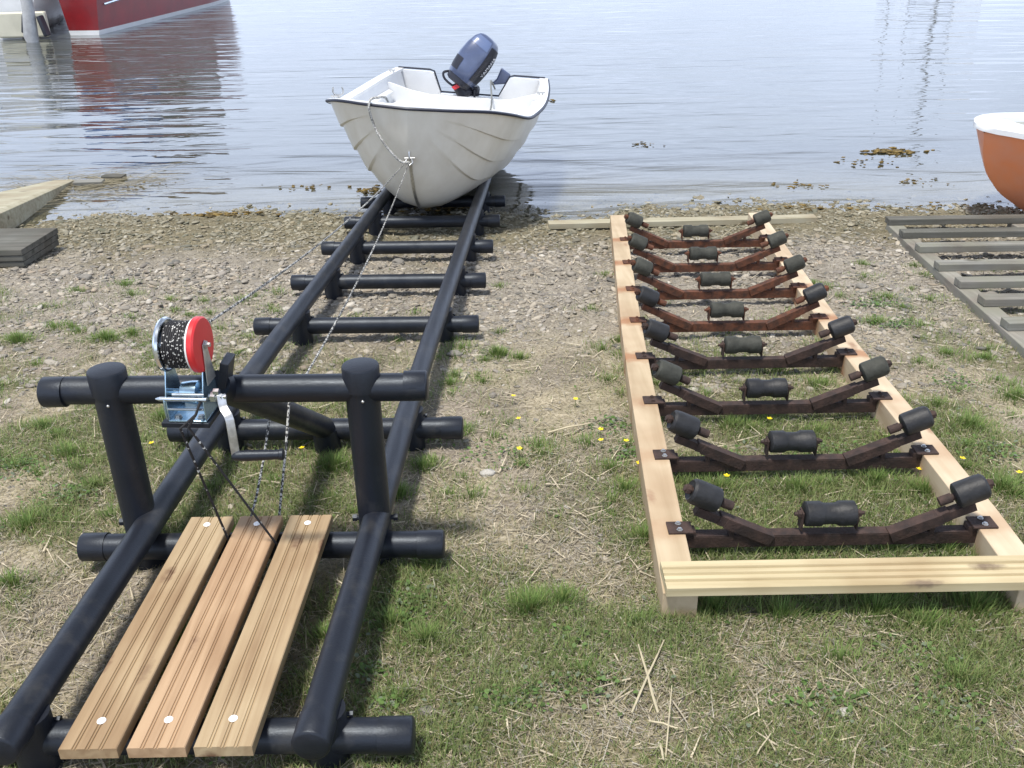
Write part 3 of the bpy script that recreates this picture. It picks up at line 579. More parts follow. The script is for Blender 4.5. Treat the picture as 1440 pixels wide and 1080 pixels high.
def hullrow(s, off=0.0, top=None):
    b = bf(s); zk = zkf(s); zg = zgf(s); q = qf(s); lap = .022*ss(.05, .25, s)
    R_ = []
    for h in HL:
        y = b*(max(h, 0)**q)
        for h0 in (.30, .50, .72):
            if h > h0: y -= 0
        # lapstrake: each strake's lower edge stands proud
        for lo, hi in ((0, .34), (.34, .54), (.54, .76), (.76, 1.0)):
            if lo < h <= hi and lo > 0: y += lap*(1-(h-lo)/(hi-lo))*.9-.0
        y = min(y, b+.012)
        R_.append((y, zk+(zg-zk)*h))
    return R_
m = MB(); rows = []
for s in ST:
    R_ = hullrow(s); rows.append([T(s, -y, z) for y, z in R_[::-1]]+[T(s, y, z) for y, z in R_[1:]])
m.grid(rows); m.f.append(tuple(range(len(rows[0]))))
hull = m.build('hull', hullp, dg, angle=28)
# inner liner
m = MB(); FLZ = .10; rows = []
for s in ST:
    if s < .05 or s > 2.42: continue
    b = bf(s)-.045; zg = zgf(s)-.002; zk = zkf(s); q = qf(s); fl = max(FLZ, zk+.06) if s > .2 else max(FLZ, zk+.1)
    prof = []
    for k in range(9):
        z = fl+(zg-fl)*k/8; h = np.clip((z-zk)/(zg-zk), 0.001, 1); prof.append((max(.01, b*(h**q)), z))
    L_ = [T(s, -y, z) for y, z in prof[::-1]]; Rr = [T(s, y, z) for y, z in prof]; rows.append(L_+Rr)
m.grid(rows); m.f.append(tuple(range(18))); m.build('inner_liner', whitep, dg, angle=40)
# gunwale flange and rub rail
def rimpts(off, dz, s0=0.0, s1=2.45):
    P = []
    S = [s for s in ST if .025 <= s <= s1]
    for s in S[::-1]: P.append((s, -(bf(s)+off), zgf(s)+dz))
    P += [(-.002, -.07, zgf(0)+dz), (-.012, 0, zgf(0)+dz), (-.002, .07, zgf(0)+dz)]
    for s in S: P.append((s, bf(s)+off, zgf(s)+dz))
    return P
m = MB(); rows = []
for s in [q for q in ST if q <= 2.45][::-1]:
    b = bf(s); z = zgf(s); bi = max(.004, b-.052) if s > .1 else max(.002, b-.052); rows.append([T(s, -(b+.016), z-.012), T(s, -(b+.016), z+.010), T(s+(.0 if s > .12 else .05*(1-s/.12)), -bi, z+.010), T(s+(.0 if s > .12 else .05*(1-s/.12)), -bi, z-.012)])
rows2 = []
for s in ST:
    b = bf(s); z = zgf(s); bi = max(.004, b-.052) if s > .1 else max(.002, b-.052); rows2.append([T(s, (b+.016), z-.012), T(s, (b+.016), z+.010), T(s+(.0 if s > .12 else .05*(1-s/.12)), bi, z+.010), T(s+(.0 if s > .12 else .05*(1-s/.12)), bi, z-.012)])
m.grid(rows+rows2, True); m.f.append((0, 1, 2, 3)); k = len(m.v); m.f.append((k-1, k-2, k-3, k-4)); m.build('gunwale', whitep, dg, bevel=.002, angle=50)
m = MB(); P = [T(*p) for p in rimpts(.021, -.004)]; m.tube(P, .0085, 10); m.build('rub_rail', navy, dg)
# transom with cutout and aft well panel
def panel(s, top, th, name, mt_):
    ysr = sorted(set(list(np.linspace(-1, 1, 33))+[p[0]*1.0 for p in top])); b = bf(min(s, 2.45)); zk = zkf(s); zg = zgf(s); q = qf(s)
    A = []
    for yy_ in ysr:
        y = yy_*(b-.004); h = abs(yy_)**(1/q); zb = zk+(zg-zk)*h; zt = zg+float(np.interp(yy_, [p[0] for p in top], [p[1] for p in top])); A.append((y, min(zb, zt-.002), zt))
    m = MB(); m.grid([[T(s, y, a) for y, a, c_ in A], [T(s, y, c_) for y, a, c_ in A], [T(s+th, y, c_) for y, a, c_ in A], [T(s+th, y, a) for y, a, c_ in A], [T(s, y, a) for y, a, c_ in A]]); return m.build(name, mt_, dg, angle=40)
panel(2.415, [(-1, 0), (-.56, 0), (-.5, -.01), (-.40, -.17), (.38, -.17), (.52, -.01), (.58, 0), (1, 0)], .035, 'transom', whitep)
m = MB()
edge = [(-.99, .006), (-.56, .006), (-.5, -.004), (-.40, -.164), (.38, -.164), (.52, -.004), (.58, .006), (.99, .006)]
m.tube([T(2.45, y*(bf(2.45)), zgf(2.45)+z+.006) for y, z in edge], .007, 8); m.build('transom_trim', navy, dg)
panel(2.02, [(-1, -.02), (-.9, -.035), (-.62, -.085), (-.4, -.105), (.45, -.105), (.6, -.095), (.9, -.035), (1, -.02)], .03, 'well_panel', whitep)
m = MB(); bw = lambda s: wz(s, .275, .045)
rows = [[T(s, -bw(s), .275), T(s, bw(s), .275)] for s in np.linspace(1.45, 2.03, 6)]
m.grid(rows); m.grid([[T(1.45, -bw(1.45), .275), T(1.45, bw(1.45), .275)], [T(1.45, -bw(1.45), .255), T(1.45, bw(1.45), .255)], [T(1.47, -bw(1.45), .255), T(1.47, bw(1.45), .255)], [T(1.47, -wz(1.47, .10), .10), T(1.47, wz(1.47, .10), .10)]])
bn = m.build('stern_bench', whitep, dg, bevel=.003, smooth=False)
m = MB(); m.box((0, 0, 0), (.001, .001, .001)); m = MB()
for s0, s1, y0, y1 in ((1.52, 1.95, -.40, .36),):
    c4 = [T(s0, y0, .279), T(s0, y1, .279), T(s1, y1, .279), T(s1, y0, .279)]; m.prism(c4, (0, 0, 0), (0, 0, .008))
m.build('hatch_lid', whitep, bn, bevel=.003, smooth=False)
for sgn in (-1, 1):
    m = MB(); rows = [[T(s, sgn*wz(s, .275, .045), .275), T(s, sgn*(wz(s, .275)-.13), .275), T(s, sgn*(wz(s, .275)-.14), .26), T(s, sgn*(wz(s, .275)-.15), .13)] for s in np.linspace(.6, 1.45, 10)]
    m.grid(rows); m.build('side_bench', whitep, dg, smooth=True, angle=40)
    m = MB(); rows = []
    for s in np.linspace(.35, 2.0, 16): b = wz(s, .35, .06); rows.append([T(s, sgn*(b+.02), .37), T(s, sgn*(b-.012), .355), T(s, sgn*(b-.012), .34), T(s, sgn*(b+.02), .33)])
    m.grid(rows); m.build('stringer', whitep, dg, angle=60)
m = MB(); m.tube([T(1.43, .30, .2), T(1.43, .36, .2)], .012, 10); m.build('drain_plug', motord, bn)
# stem fitting: bow eye with steel keel band
m = MB(); kb = [T(s, 0, zkf(s)-.004) for s in np.linspace(.10, .42, 16)]
bar(m, kb, .006, .018, Vector((1, 0, 0))); m.build('keel_band', galv, dg)
e0 = T(.085, 0, .335); EY = e0
m = MB(); m.tube([e0+Vector((0, .02, .03)), e0+Vector((0, -.028, .028)), e0+Vector((0, -.036, .0)), e0+Vector((0, -.028, -.022)), e0+Vector((0, .02, -.025))], .0055, 10)
m.tube([e0+Vector((-.018, -.03, -.01)), e0+Vector((-.024, -.045, -.03)), e0+Vector((0, -.05, -.045)), e0+Vector((.02, -.045, -.03)), e0+Vector((.014, -.03, -.008))], .005, 10)
m.tube([e0+Vector((-.03, -.032, -.006)), e0+Vector((.034, -.032, -.006))], .006, 10); m.build('bow_eye', galv, dg)
# oarlock, cleat
def oarlock(s, sg, ups):
    m = MB(); p = T(s, sg*(bf(s)-.012), zgf(s)+.008); m.tube([p+Vector((0, 0, -.05)), p+Vector((0, 0, .035))], .010, 10)
    arc = [p+Vector((.0, 0, .035))+Vector((math.sin(a)*.034, 0, .036-math.cos(a)*.036)) for a in np.linspace(-2.1, 2.1, 17)]; m.tube(arc, .0065, 8); return m.build('oarlock', galv, dg)
oarlock(.78, -1, 0)
for s, sg in ((.33, -1), (1.75, 1), (2.2, -1)):
    m = MB(); p = T(s, sg*(bf(s)-.035), zgf(s)+.012); m.tube([p+Vector((-.03, 0, .016)), p+Vector((.03, 0, .016))], .006, 8); m.tube([p+Vector((-.012, 0, -.004)), p+Vector((-.012, 0, .016))], .006, 8); m.tube([p+Vector((.012, 0, -.004)), p+Vector((.012, 0, .016))], .006, 8); m.build('cleat', galv, dg)
m = MB()
for k in range(2):
    p = T(1.25+.3*k, bf(1.3)-.052, .40); m.tube([p, T(1.42+.3*k, bf(1.45)-.052, .40)], .02, 8)
m.build('grab_slot', motord, dg)
# painter rope on the bow
t = empty('painter_rope', e0, 'grey rope looping from the bow eye over the dinghy gunwale', 'rope')
gp = T(.055, -.235, .62)
m = MB(); P = [e0+Vector((0, -.045, -.03)), e0+Vector((-.05, -.05, -.02)), e0+Vector((-.10, -.05, .03)), e0+Vector((-.15, -.045, .10)), e0+Vector((-.195, -.02, .18)), gp+Vector((0, -.035, -.015)), gp+Vector((.008, -.02, .035)), gp+Vector((.04, .03, .04)), gp+Vector((.09, .10, .02)), gp+Vector((.10, .16, -.1))]
def spline(P, n_=6):
    P = [Vector(p) for p in P]; O = []
    for i in range(len(P)-1):
        a = P[max(i-1, 0)]; b = P[i]; c_ = P[i+1]; d = P[min(i+2, len(P)-1)]
        for k in range(n_):
            u = k/n_; O.append(.5*((2*b)+(c_-a)*u+(2*a-5*b+4*c_-d)*u*u+(-a+3*b-3*c_+d)*u**3))
    O.append(P[-1]); return O
m.tube(spline(P), .0075, 8); m.build('strand', rope_mat('grey_rope', (.22, .22, .21), (.5, .5, .48)), t)
# crumpled white bag on the bench
m = MB(); bc = T(1.62, .50, .315); rows = []
for i in range(9):
    th = math.pi*i/8; rows.append([bc+Vector((math.sin(th)*math.cos(a)*.10*random.uniform(.7, 1.15), math.sin(th)*math.sin(a)*.09*random.uniform(.7, 1.15), math.cos(th)*.05*random.uniform(.75, 1.2))) for a in [2*math.pi*k/14 for k in range(14)]])
m.grid(rows, True); tag(m.build('plastic_bag', whitebag, angle=180, loc=bc), 'crumpled white plastic bag on the dinghy bench near the right side', 'bag')
# ------------------------------------------------------------------ outboard motor on the dinghy
OB = T(2.47, -.02, .30)
om = empty('outboard_motor', OB, 'dark blue outboard motor tilted up on the stern of the white dinghy', 'outboard motor')
# motor frame: axis along the tilted powerhead
Cx = Vector((-.262, 8.05, .565)); lean = math.radians(40)
ax_l = Vector((math.sin(lean), .12, math.cos(lean))).normalized()      # long axis of the cowl, up and to the right
ax_f = Vector((-.25, -1, .15)); ax_f = (ax_f-ax_l*ax_f.dot(ax_l)).normalized(); ax_s = ax_l.cross(ax_f).normalized()
def O_(a, b, c_): return Cx+(ax_s*a+ax_f*b+ax_l*c_)*1.14
def supers(rx, ry, z, n_=32, e=3.0, ox=0, oy=0):
    R_ = []
    for k in range(n_):
        a = 2*math.pi*k/n_; ca, sa = math.cos(a), math.sin(a); R_.append(O_(ox+rx*math.copysign(abs(ca)**(2/e), ca), oy+ry*math.copysign(abs(sa)**(2/e), sa), z))
    return R_
m = MB(); prof = [(-.155, .085, .105), (-.15, .10, .12), (-.08, .112, .135), (0, .118, .14), (.08, .112, .132), (.14, .098, .115), (.175, .078, .09), (.19, .055, .065), (.196, .02, .03)]
m.grid([supers(a, b, z) for z, a, b in prof], True); k = len(m.v); m.f.append(tuple(range(k-32, k))); m.f.append(tuple(range(32))[::-1]); m.build('cowl', motorb, om, angle=60)
m = MB(); m.grid([supers(a, b, z) for z, a, b in ((-.20, .07, .09), (-.19, .088, .108), (-.155, .093, .113), (-.15, .093, .113))], True); m.f.append(tuple(range(32))[::-1]); pb_ = m.build('lower_pan', motord, om, angle=50)
def facepanel(u0, u1, z0, z1, off, th=.004, e=3.0):
    """patch following the cowl surface; u in radians around it"""
    m = MB(); rows = []
    for z in np.linspace(z0, z1, 7):
        rx = float(np.interp(z, [p[0] for p in prof], [p[1] for p in prof])); ry = float(np.interp(z, [p[0] for p in prof], [p[2] for p in prof])); row = []
        for a in np.linspace(u0, u1, 11):
            ca, sa = math.cos(a), math.sin(a); row.append(O_((rx+off)*math.copysign(abs(ca)**(2/e), ca), (ry+off)*math.copysign(abs(sa)**(2/e), sa), z))
        rows.append(row)
    m.grid(rows); return m
def sidesign(): return 1 if ax_s.x > 0 else -1
SG = sidesign()
def ang(a): return a if SG > 0 else math.pi-a
m = facepanel(ang(-.5), ang(.95), -.12, .15, .003); m.build('side_panel', motord, om, angle=60)
m = facepanel(ang(1.75), ang(2.5), -.12, -.03, .003); m.build('front_vent', motord, om, angle=60)
m = facepanel(ang(1.1), ang(2.2), .10, .17, .002); m.build('top_panel', mat('motor_pale_blue', (.11, .15, .27), .3), om, angle=60)
tcu = bpy.data.curves.new('lettering', 'FONT'); tcu.body = 'YAMAHA'; tcu.size = .046; tcu.extrude = .0006; tcu.align_x = 'CENTER'; tcu.align_y = 'CENTER'; tcu.materials.append(mat('silver_lettering', (.6, .62, .66), .4))
to = bpy.data.objects.new('lettering', tcu); col.objects.link(to)
sdir = ax_s*SG; nrm = (sdir*.93+ax_f*.37).normalized(); xa = ax_l; xa = (xa-nrm*xa.dot(nrm)).normalized(); ya = nrm.cross(xa)
tp = Cx+sdir*.143+ax_f*.074+ax_l*.03
to.matrix_world = Matrix(((xa.x, ya.x, nrm.x, tp.x), (xa.y, ya.y, nrm.y, tp.y), (xa.z, ya.z, nrm.z, tp.z), (0, 0, 0, 1)))
dgr = bpy.context.evaluated_depsgraph_get(); tm = bpy.data.meshes.new_from_object(to.evaluated_get(dgr)); mwx = to.matrix_world.copy(); bpy.data.objects.remove(to)
tm.transform(mwx); tm.transform(Matrix.Translation(-OB)); lo = bpy.data.objects.new('lettering', tm); col.objects.link(lo); lo.parent = om
m = MB(); q0 = O_(0, 0, -.19); m.tube([q0, q0+Vector((.03, -.02, -.08)), OB+Vector((.05, .06, .02)), OB+Vector((.02, .14, -.18)), OB+Vector((.02, .32, -.42))], [.055, .05, .045, .04, .03], 16); m.build('leg', motord, om)
m = MB(); m.box(OB+Vector((.0, -.0, .015)), (.16, .09, .09)); m.box(OB+Vector((-.05, -.05, -.03)), (.02, .03, .14)); m.box(OB+Vector((.05, -.05, -.03)), (.02, .03, .14)); m.build('clamp_bracket', motord, om, bevel=.006)
m = MB(); m.prism([O_(SG*.03, .07, -.17), O_(SG*.06, .07, -.165), O_(SG*.03, .06, -.24), O_(SG*.0, .06, -.24)], (0, 0, 0), ax_f*.02); m.build('red_lever', redp, om, bevel=.003)
q = Vector((-.06, 8.06, .42)); m = MB(); m.prism([q+Vector(v) for v in ((-.08, 0, -.05), (.08, 0, -.04), (.095, 0, .03), (.02, 0, .085), (-.02, 0, .0))], (0, 0, 0), (0, .08, 0)); m.build('swivel_housing', motorb, om, bevel=.012)
m = MB(); hd = O_(-SG*.085, .05, -.16); m.tube(spline([hd, hd+Vector((-.05, -.01, -.01)), hd+Vector((-.04, -.02, -.06)), hd+Vector((.03, -.02, -.12)), hd+Vector((.06, 0, -.12))]), .010, 8); m.build('carry_handle', motord, om)
m = MB(); f0 = OB+Vector((.22, -.04, .04)); f1 = T(1.46, .28, .26); m.tube(spline([f0, T(2.18, .2, .46), T(2.0, .235, .37), T(1.95, .24, .30), T(1.7, .25, .29), f1, T(1.43, .3, .18)]), .007, 8)
tag(m.build('fuel_hose', mat('grey_hose', (.16, .17, .17), .6), loc=f0), 'thin grey fuel hose running from the outboard over the dinghy bench', 'hose')

# ------------------------------------------------------------------ orange boat at the right
T0 = T
T = frame((2.985, 5.98, -.045), 80, 0)
ob = empty('orange_boat', T(.5, 0, -.2), 'orange rowing boat with thick white rim pulled up at the right edge', 'boat')
b2f = smoothf([0, .04, .12, .3, .6, 1.1, 1.8, 2.6, 3.4], [.015, .14, .26, .40, .53, .64, .70, .68, .58])
z2g = smoothf([0, .3, .8, 1.6, 3.4], [.43, .40, .35, .30, .31]); z2k = smoothf([0, .015, .05, .14, .32, .55, .9, 1.6, 3.4], [.40, .31, .20, .07, -.07, -.19, -.24, -.26, -.26])
q2 = interp([0, .25, .7, 1.8, 3.4], [.9, .7, .55, .45, .42])
S2 = list(np.concatenate([np.linspace(0, .6, 24), np.linspace(.66, 3.4, 26)]))
m = MB(); rows = []
for s in S2:
    b = b2f(s); zk = z2k(s); zg = z2g(s); q = q2(s); R_ = []
    for h in np.linspace(0, 1, 26):
        y = b*h**q
        for h0 in (.38, .66):
            if h > h0: y += .013*math.exp(-(h-h0)/.12)*ss(.1, .4, s)
        R_.append((y, zk+(zg-zk)*h))
    rows.append([T(s, -y, z) for y, z in R_[::-1]]+[T(s, y, z) for y, z in R_[1:]])
m.grid(rows); m.f.append(tuple(len(m.v)-len(rows[0])+i for i in range(len(rows[0])))); m.build('hull', orangeh, ob, angle=28)
m = MB(); rows = []
for s, sg in [(s, -1) for s in S2[::-1]]+[(s, 1) for s in S2]:
    b = b2f(s); z = z2g(s); bi = max(.004, b-.125); sh = 0 if s > .28 else .20*(1-s/.28); sf = -.02 if s < .05 else 0
    rows.append([T(s+sf, sg*(b+.004), z-.012), T(s+sf, sg*(b+.022), z-.01), T(s+sf, sg*(b+.024), z+.022), T(s+sf+.01, sg*b, z+.036), T(s+sh, sg*bi, z+.03), T(s+sh+.01, sg*max(.003, bi-.012), z-.02)])
m.grid(rows); m.build('gunwale', whitep, ob, angle=50)
greyl = mat('grey_liner', (.42, .43, .38), .5, var=.2, vscale=5)
m = MB(); rows = []
for s in S2:
    if s < .22: continue
    b = b2f(s)-.135; zg = z2g(s); zk = z2k(s)+.08; q = q2(s); rows.append([T(s, sg*max(.01, b*(h**q)), zk+(zg-zk)*h) for sg, hs in ((-1, (1, .8, .6, .4, .25)), (1, (.25, .4, .6, .8, 1))) for h in hs])
m.grid(rows); m.f.append(tuple(range(10))); k = len(m.v); m.f.append(tuple(range(k-10, k))); m.build('inner_liner', greyl, ob, angle=40)
for s0 in (.55, 1.5, 2.6):
    m = MB(); m.prism([T(s0, -(b2f(s0)-.1), .22), T(s0, b2f(s0)-.1, .22), T(s0+.24, b2f(s0)-.1, .22), T(s0+.24, -(b2f(s0)-.1), .22)], (0, 0, 0), (0, 0, .025)); m.build('bench', whitep, ob, bevel=.004, smooth=False)
T = T0
# ------------------------------------------------------------------ red boat and white motorboat moored behind
def shell(name, T, S, bf_, kf, gf, qf_, mt_, parent, split=None, close=True):
    rows = []
    for s in S: rows.append([T(s, -y, z) for y, z in [(bf_(s)*h**qf_(s), kf(s)+(gf(s)-kf(s))*h) for h in np.linspace(1, 0, 18)]]+[T(s, y, z) for y, z in [(bf_(s)*h**qf_(s), kf(s)+(gf(s)-kf(s))*h) for h in np.linspace(0, 1, 18)[1:]]])
    m = MB(); m.grid(rows); n_ = len(rows[0])
    m.f.append(tuple(range(n_))); m.f.append(tuple(len(m.v)-n_+i for i in range(n_))); return m.build(name, mt_, parent, angle=30)
rb = empty('red_motorboat', (-7.2, 20.5, WL), 'red hulled boat with white waterline stripe moored at the top left', 'boat')
Sx = list(np.linspace(0, 8, 30))
Tr = frame((-7.62, 18.2, 0), 3.2, 0)
# built in slabs: topsides, boot stripe
def slab(z0, z1, wb0, wb1, mt_, name, proud=0.0):
    m = MB(); rows = []
    for s in Sx:
        k = 1+.5*math.sin(min(1, s/8*1.15)*math.pi*.5)*(1 if s < 5.5 else max(0.02, math.sqrt(max(0, 1-((s-5.5)/2.5)**2)))); k0 = k
        if s >= 5.5: k0 = (1+.5)*math.sqrt(max(0, 1-((s-5.5)/2.5)**2))+.02
        w0 = wb0*k0+proud; w1 = wb1*k0+proud; rows.append([Tr(s, -w0, z0), Tr(s, -w1, z1), Tr(s, w1, z1), Tr(s, w0, z0)])
    m.grid(rows, True); m.f.append((0, 1, 2, 3)); m.f.append(tuple(len(m.v)-4+i for i in range(4))); return m.build(name, mt_, rb, smooth=True, angle=40)
slab(WL+.08, 1.0, .275, .43, redh, 'topsides'); slab(WL-.25, WL+.08, .20, .275, whitep, 'waterline_stripe', .008); slab(1.0, 1.07, .46, .46, whitep, 'gunwale', .02)
m = MB(); m.tube([Tr(.25, .345, .26), Tr(2.0, .47, .37), Tr(4.5, .60, .50)], .022, 8); m.build('rub_strake', zinc, rb)
m = MB(); m.box(Tr(4.2, 0, 1.55), (.95, 2.4, .95), Matrix.Rotation(math.radians(-3.2), 3, 'Z')); cb_ = m.build('cabin', mat('brown_cabin_varnish', (.10, .05, .03), .35, var=.2), rb, bevel=.08)
m = MB(); m.box(Tr(2.985, 0, 1.65), (.75, .03, .45), Matrix.Rotation(math.radians(-3.2), 3, 'Z')); m.build('window', motord, cb_, bevel=.02)
m = MB(); m.prism([Tr(.1, -.42, 1.08), Tr(.1, .42, 1.08), Tr(1.6, .55, 1.08), Tr(1.6, -.55, 1.08)], (0, 0, 0), (0, 0, .35)); tag(m.build('tarpaulin', bluec, bevel=.08, loc=Tr(.8, 0, 1.08)), 'blue tarpaulin over the stern of the red hulled boat', 'tarpaulin')
wbm = empty('white_motorboat', (-9.4, 19, WL), 'white motorboat with its stern toward the shore at the top left corner', 'boat')
Tw = frame((-9.35, 17.75, 0), -6, 0)
cream = mat('aged_cream_gelcoat', (.62, .60, .48), .4, var=.15, vscale=3)
shell('hull', Tw, list(np.linspace(0, 5.5, 16)), smoothf([0, 2, 4, 5.5], [1.15, 1.2, .9, .05]), interp([0, 5.5], [WL-.25, WL-.1]), interp([0, 5.5], [.5, .75]), interp([0, 5.5], [.3, .6]), whitep, wbm)
m = MB(); m.box(Tw(-.05, .85, .0), (.85, .14, .42), Matrix.Rotation(math.radians(6), 3, 'Z')); m.build('stern_platform', cream, wbm, bevel=.03)
m = MB(); m.box(Tw(2.4, 0, 1.0), (1.5, 1.8, .9), Matrix.Rotation(math.radians(6), 3, 'Z')); m.build('cabin', whitep, wbm, bevel=.1)
m = MB(); m.tube([Tw(-.1, -1.1, .62), Tw(-.12, 0, .66), Tw(-.1, 1.05, .62)], .02, 8); m.tube([Tw(-.1, .2, .3), Tw(-.12, .2, .66)], .018, 8); m.tube([Tw(-.1, -.8, .3), Tw(-.12, -.8, .65)], .018, 8); m.build('stern_rail', zinc, wbm)
oc = Vector((-8.12, 17.35, -.05)); ow = empty('outboard_motor', oc, 'grey white outboard motor on the stern of the white motorboat', 'outboard motor')
m = MB(); m.tube([oc+Vector((0, .05, .75)), oc+Vector((0, .05, .8)), oc+Vector((0, .0, 1.15)), oc+Vector((0, 0, 1.2))], [.1, .17, .16, .08], 16); m.build('cowl', whitep, ow)
m = MB(); m.tube([oc+Vector((0, .02, .78)), oc+Vector((-.02, 0, .3)), oc+Vector((-.05, -.05, -.1)), oc+Vector((-.02, -.05, -.4))], [.09, .10, .12, .05], 12); m.build('leg', mat('grey_leg', (.42, .43, .44), .5, var=.3), ow)
m = MB(); m.box(oc+Vector((-.14, .05, .10)), (.07, .2, .30), Matrix.Rotation(.25, 3, 'Y')); m.build('bracket', motord, ow, bevel=.02); m = MB(); m.box(oc+Vector((.16, .05, .06)), (.06, .2, .34), Matrix.Rotation(-.2, 3, 'Y')); m.build('bracket', motord, ow, bevel=.02)
# distant moored sailing boats (their masts are mirrored in the water)
mastm = mat('dark_spar', (.16, .15, .14), .6, var=.2)
def sailboat(x, y, H, label, hullm):
    r = empty('sailing_boat', (x, y, WL), label, 'sailing boat', 'sailing boats moored far out on the lake')
    Ts = frame((x, y-3.2, 0), 4, 0); shell('hull', Ts, list(np.linspace(0, 7, 16)), smoothf([0, 1.5, 3.5, 5.5, 7], [.8, 1.1, 1.2, .8, .05]), interp([0, 7], [WL-.3, WL-.2]), interp([0, 7], [.55, .8]), interp([0, 7], [.35, .6]), hullm, r)
    m = MB(); m.tube([(x, y, .5), (x, y, H)], [.075, .05], 8); m.tube([(x, y, H*.55), (x-.9, y, H*.55)], .02, 6); m.tube([(x, y, H*.55), (x+.9, y, H*.55)], .02, 6); m.build('mast', mastm, r)
    m = MB(); m.tube([(x, y, 1.5), (x-.1, y-2.8, 1.45)], .06, 8); m.build('boom', zinc, r)
    m = MB(); m.box((x, y+.2, .85), (1.2, 2.4, .5)); m.build('cabin', whitep, r, bevel=.1)
    m = MB(); m.tube([(x, y, H), (x, y+3.4, .75)], .008, 5); m.tube([(x, y, H), (x, y-3.1, .6)], .008, 5); m.build('stay', galv, r)
sailboat(21.3, 50, 10.2, 'white sailing boat with the tallest mast, nearest of the far moored boats', whitep)
sailboat(37.8, 100, 11.5, 'white sailing boat far out, leftmost of the distant trio', whitep)
sailboat(40.2, 101, 9.8, 'blue hulled sailing boat far out, in the middle of the distant trio', navy)
sailboat(44.2, 100, 11.3, 'white sailing boat far out, rightmost of the distant trio', whitep)

exec_ground = True
# ------------------------------------------------------------------ stones
def ico():
    import bmesh
    b = bmesh.new(); bmesh.ops.create_icosphere(b, subdivisions=2, radius=1.0); v = np.array([q.co[:] for q in b.verts]); f = np.array([[q.index for q in p.verts] for p in b.faces]); b.free(); return v, f
IV, IF = ico()
def free(x, y):
    """not inside the boards of the deck"""
    return np.ones(len(x), bool)
NS = 52000
sx = []; sy = []
while len(sx) < NS:
    y = rng.uniform(1.0, 6.95, 20000); x = rng.uniform(-1, 1, 20000)*(.62*y+.9)+.05
    dens = np.clip((y+(fbm(x, y, 2.2, 2)-.5)*1.4-3.3)/1.0, .03, 1)*(.35+.65*(fbm(x+4, y, 3.0, 2) > .45))*np.clip((6.95-y)/.5, .1, 1)
    k = rng.random(20000) < dens; sx += list(x[k]); sy += list(y[k])
sx = np.array(sx[:NS]); sy = np.array(sy[:NS]); ssz = np.clip(rng.lognormal(math.log(.0066), .5, NS), .003, .025)
ssz = np.where(sy < 3.3, np.minimum(ssz, .010), ssz)
V = IV[None]*(1+rng.normal(0, .16, (NS, len(IV), 1)))
V = np.sign(V)*np.abs(V)**.8
sc3 = np.column_stack([rng.uniform(.9, 1.7, NS), rng.uniform(.6, 1.1, NS), rng.uniform(.2, .5, NS)])*ssz[:, None]
V = V*sc3[:, None, :]
a = rng.uniform(0, 6.28, NS); tl = rng.normal(0, .22, NS)
ca, sa = np.cos(a)[:, None], np.sin(a)[:, None]; ct, st_ = np.cos(tl)[:, None], np.sin(tl)[:, None]
X1 = V[:, :, 0]*ct-V[:, :, 2]*st_; Z1 = V[:, :, 0]*st_+V[:, :, 2]*ct; X2 = X1*ca-V[:, :, 1]*sa; Y2 = X1*sa+V[:, :, 1]*ca
szz = terr(sx, sy)
V = np.stack([X2+sx[:, None], Y2+sy[:, None], Z1+szz[:, None]+(sc3[:, 2]*.25)[:, None]], -1).reshape(-1, 3)
pal = np.array([[.29, .265, .225], [.22, .20, .175], [.34, .305, .25], [.15, .145, .13], [.29, .245, .19], [.40, .375, .33]])
cc = pal[rng.choice(6, NS, p=[.3, .25, .17, .12, .1, .06])]*rng.uniform(.75, 1.2, (NS, 1)); wetf = ss(5.3, 6.0, sy)[:, None]; cc = cc*(1-.25*wetf)*np.array([1, 1, 1])+wetf*np.array([.012, .015, -.01])
cc = np.repeat(cc, len(IV), 0)*(1+rng.normal(0, .07, (NS*len(IV), 1)))
Fs = (IF[None]+np.arange(NS)[:, None, None]*len(IV)).reshape(-1, 3)
pm = vmat('pebble_stone', .8, spec=.35)
o = fastmesh('gravel', V, Fs.ravel(), np.arange(len(Fs))*3, np.full(len(Fs), 3), pm, np.clip(cc, .02, .8), False); tag(o, 'flat grey beach pebbles spread over the shore', 'gravel', kind='stuff')
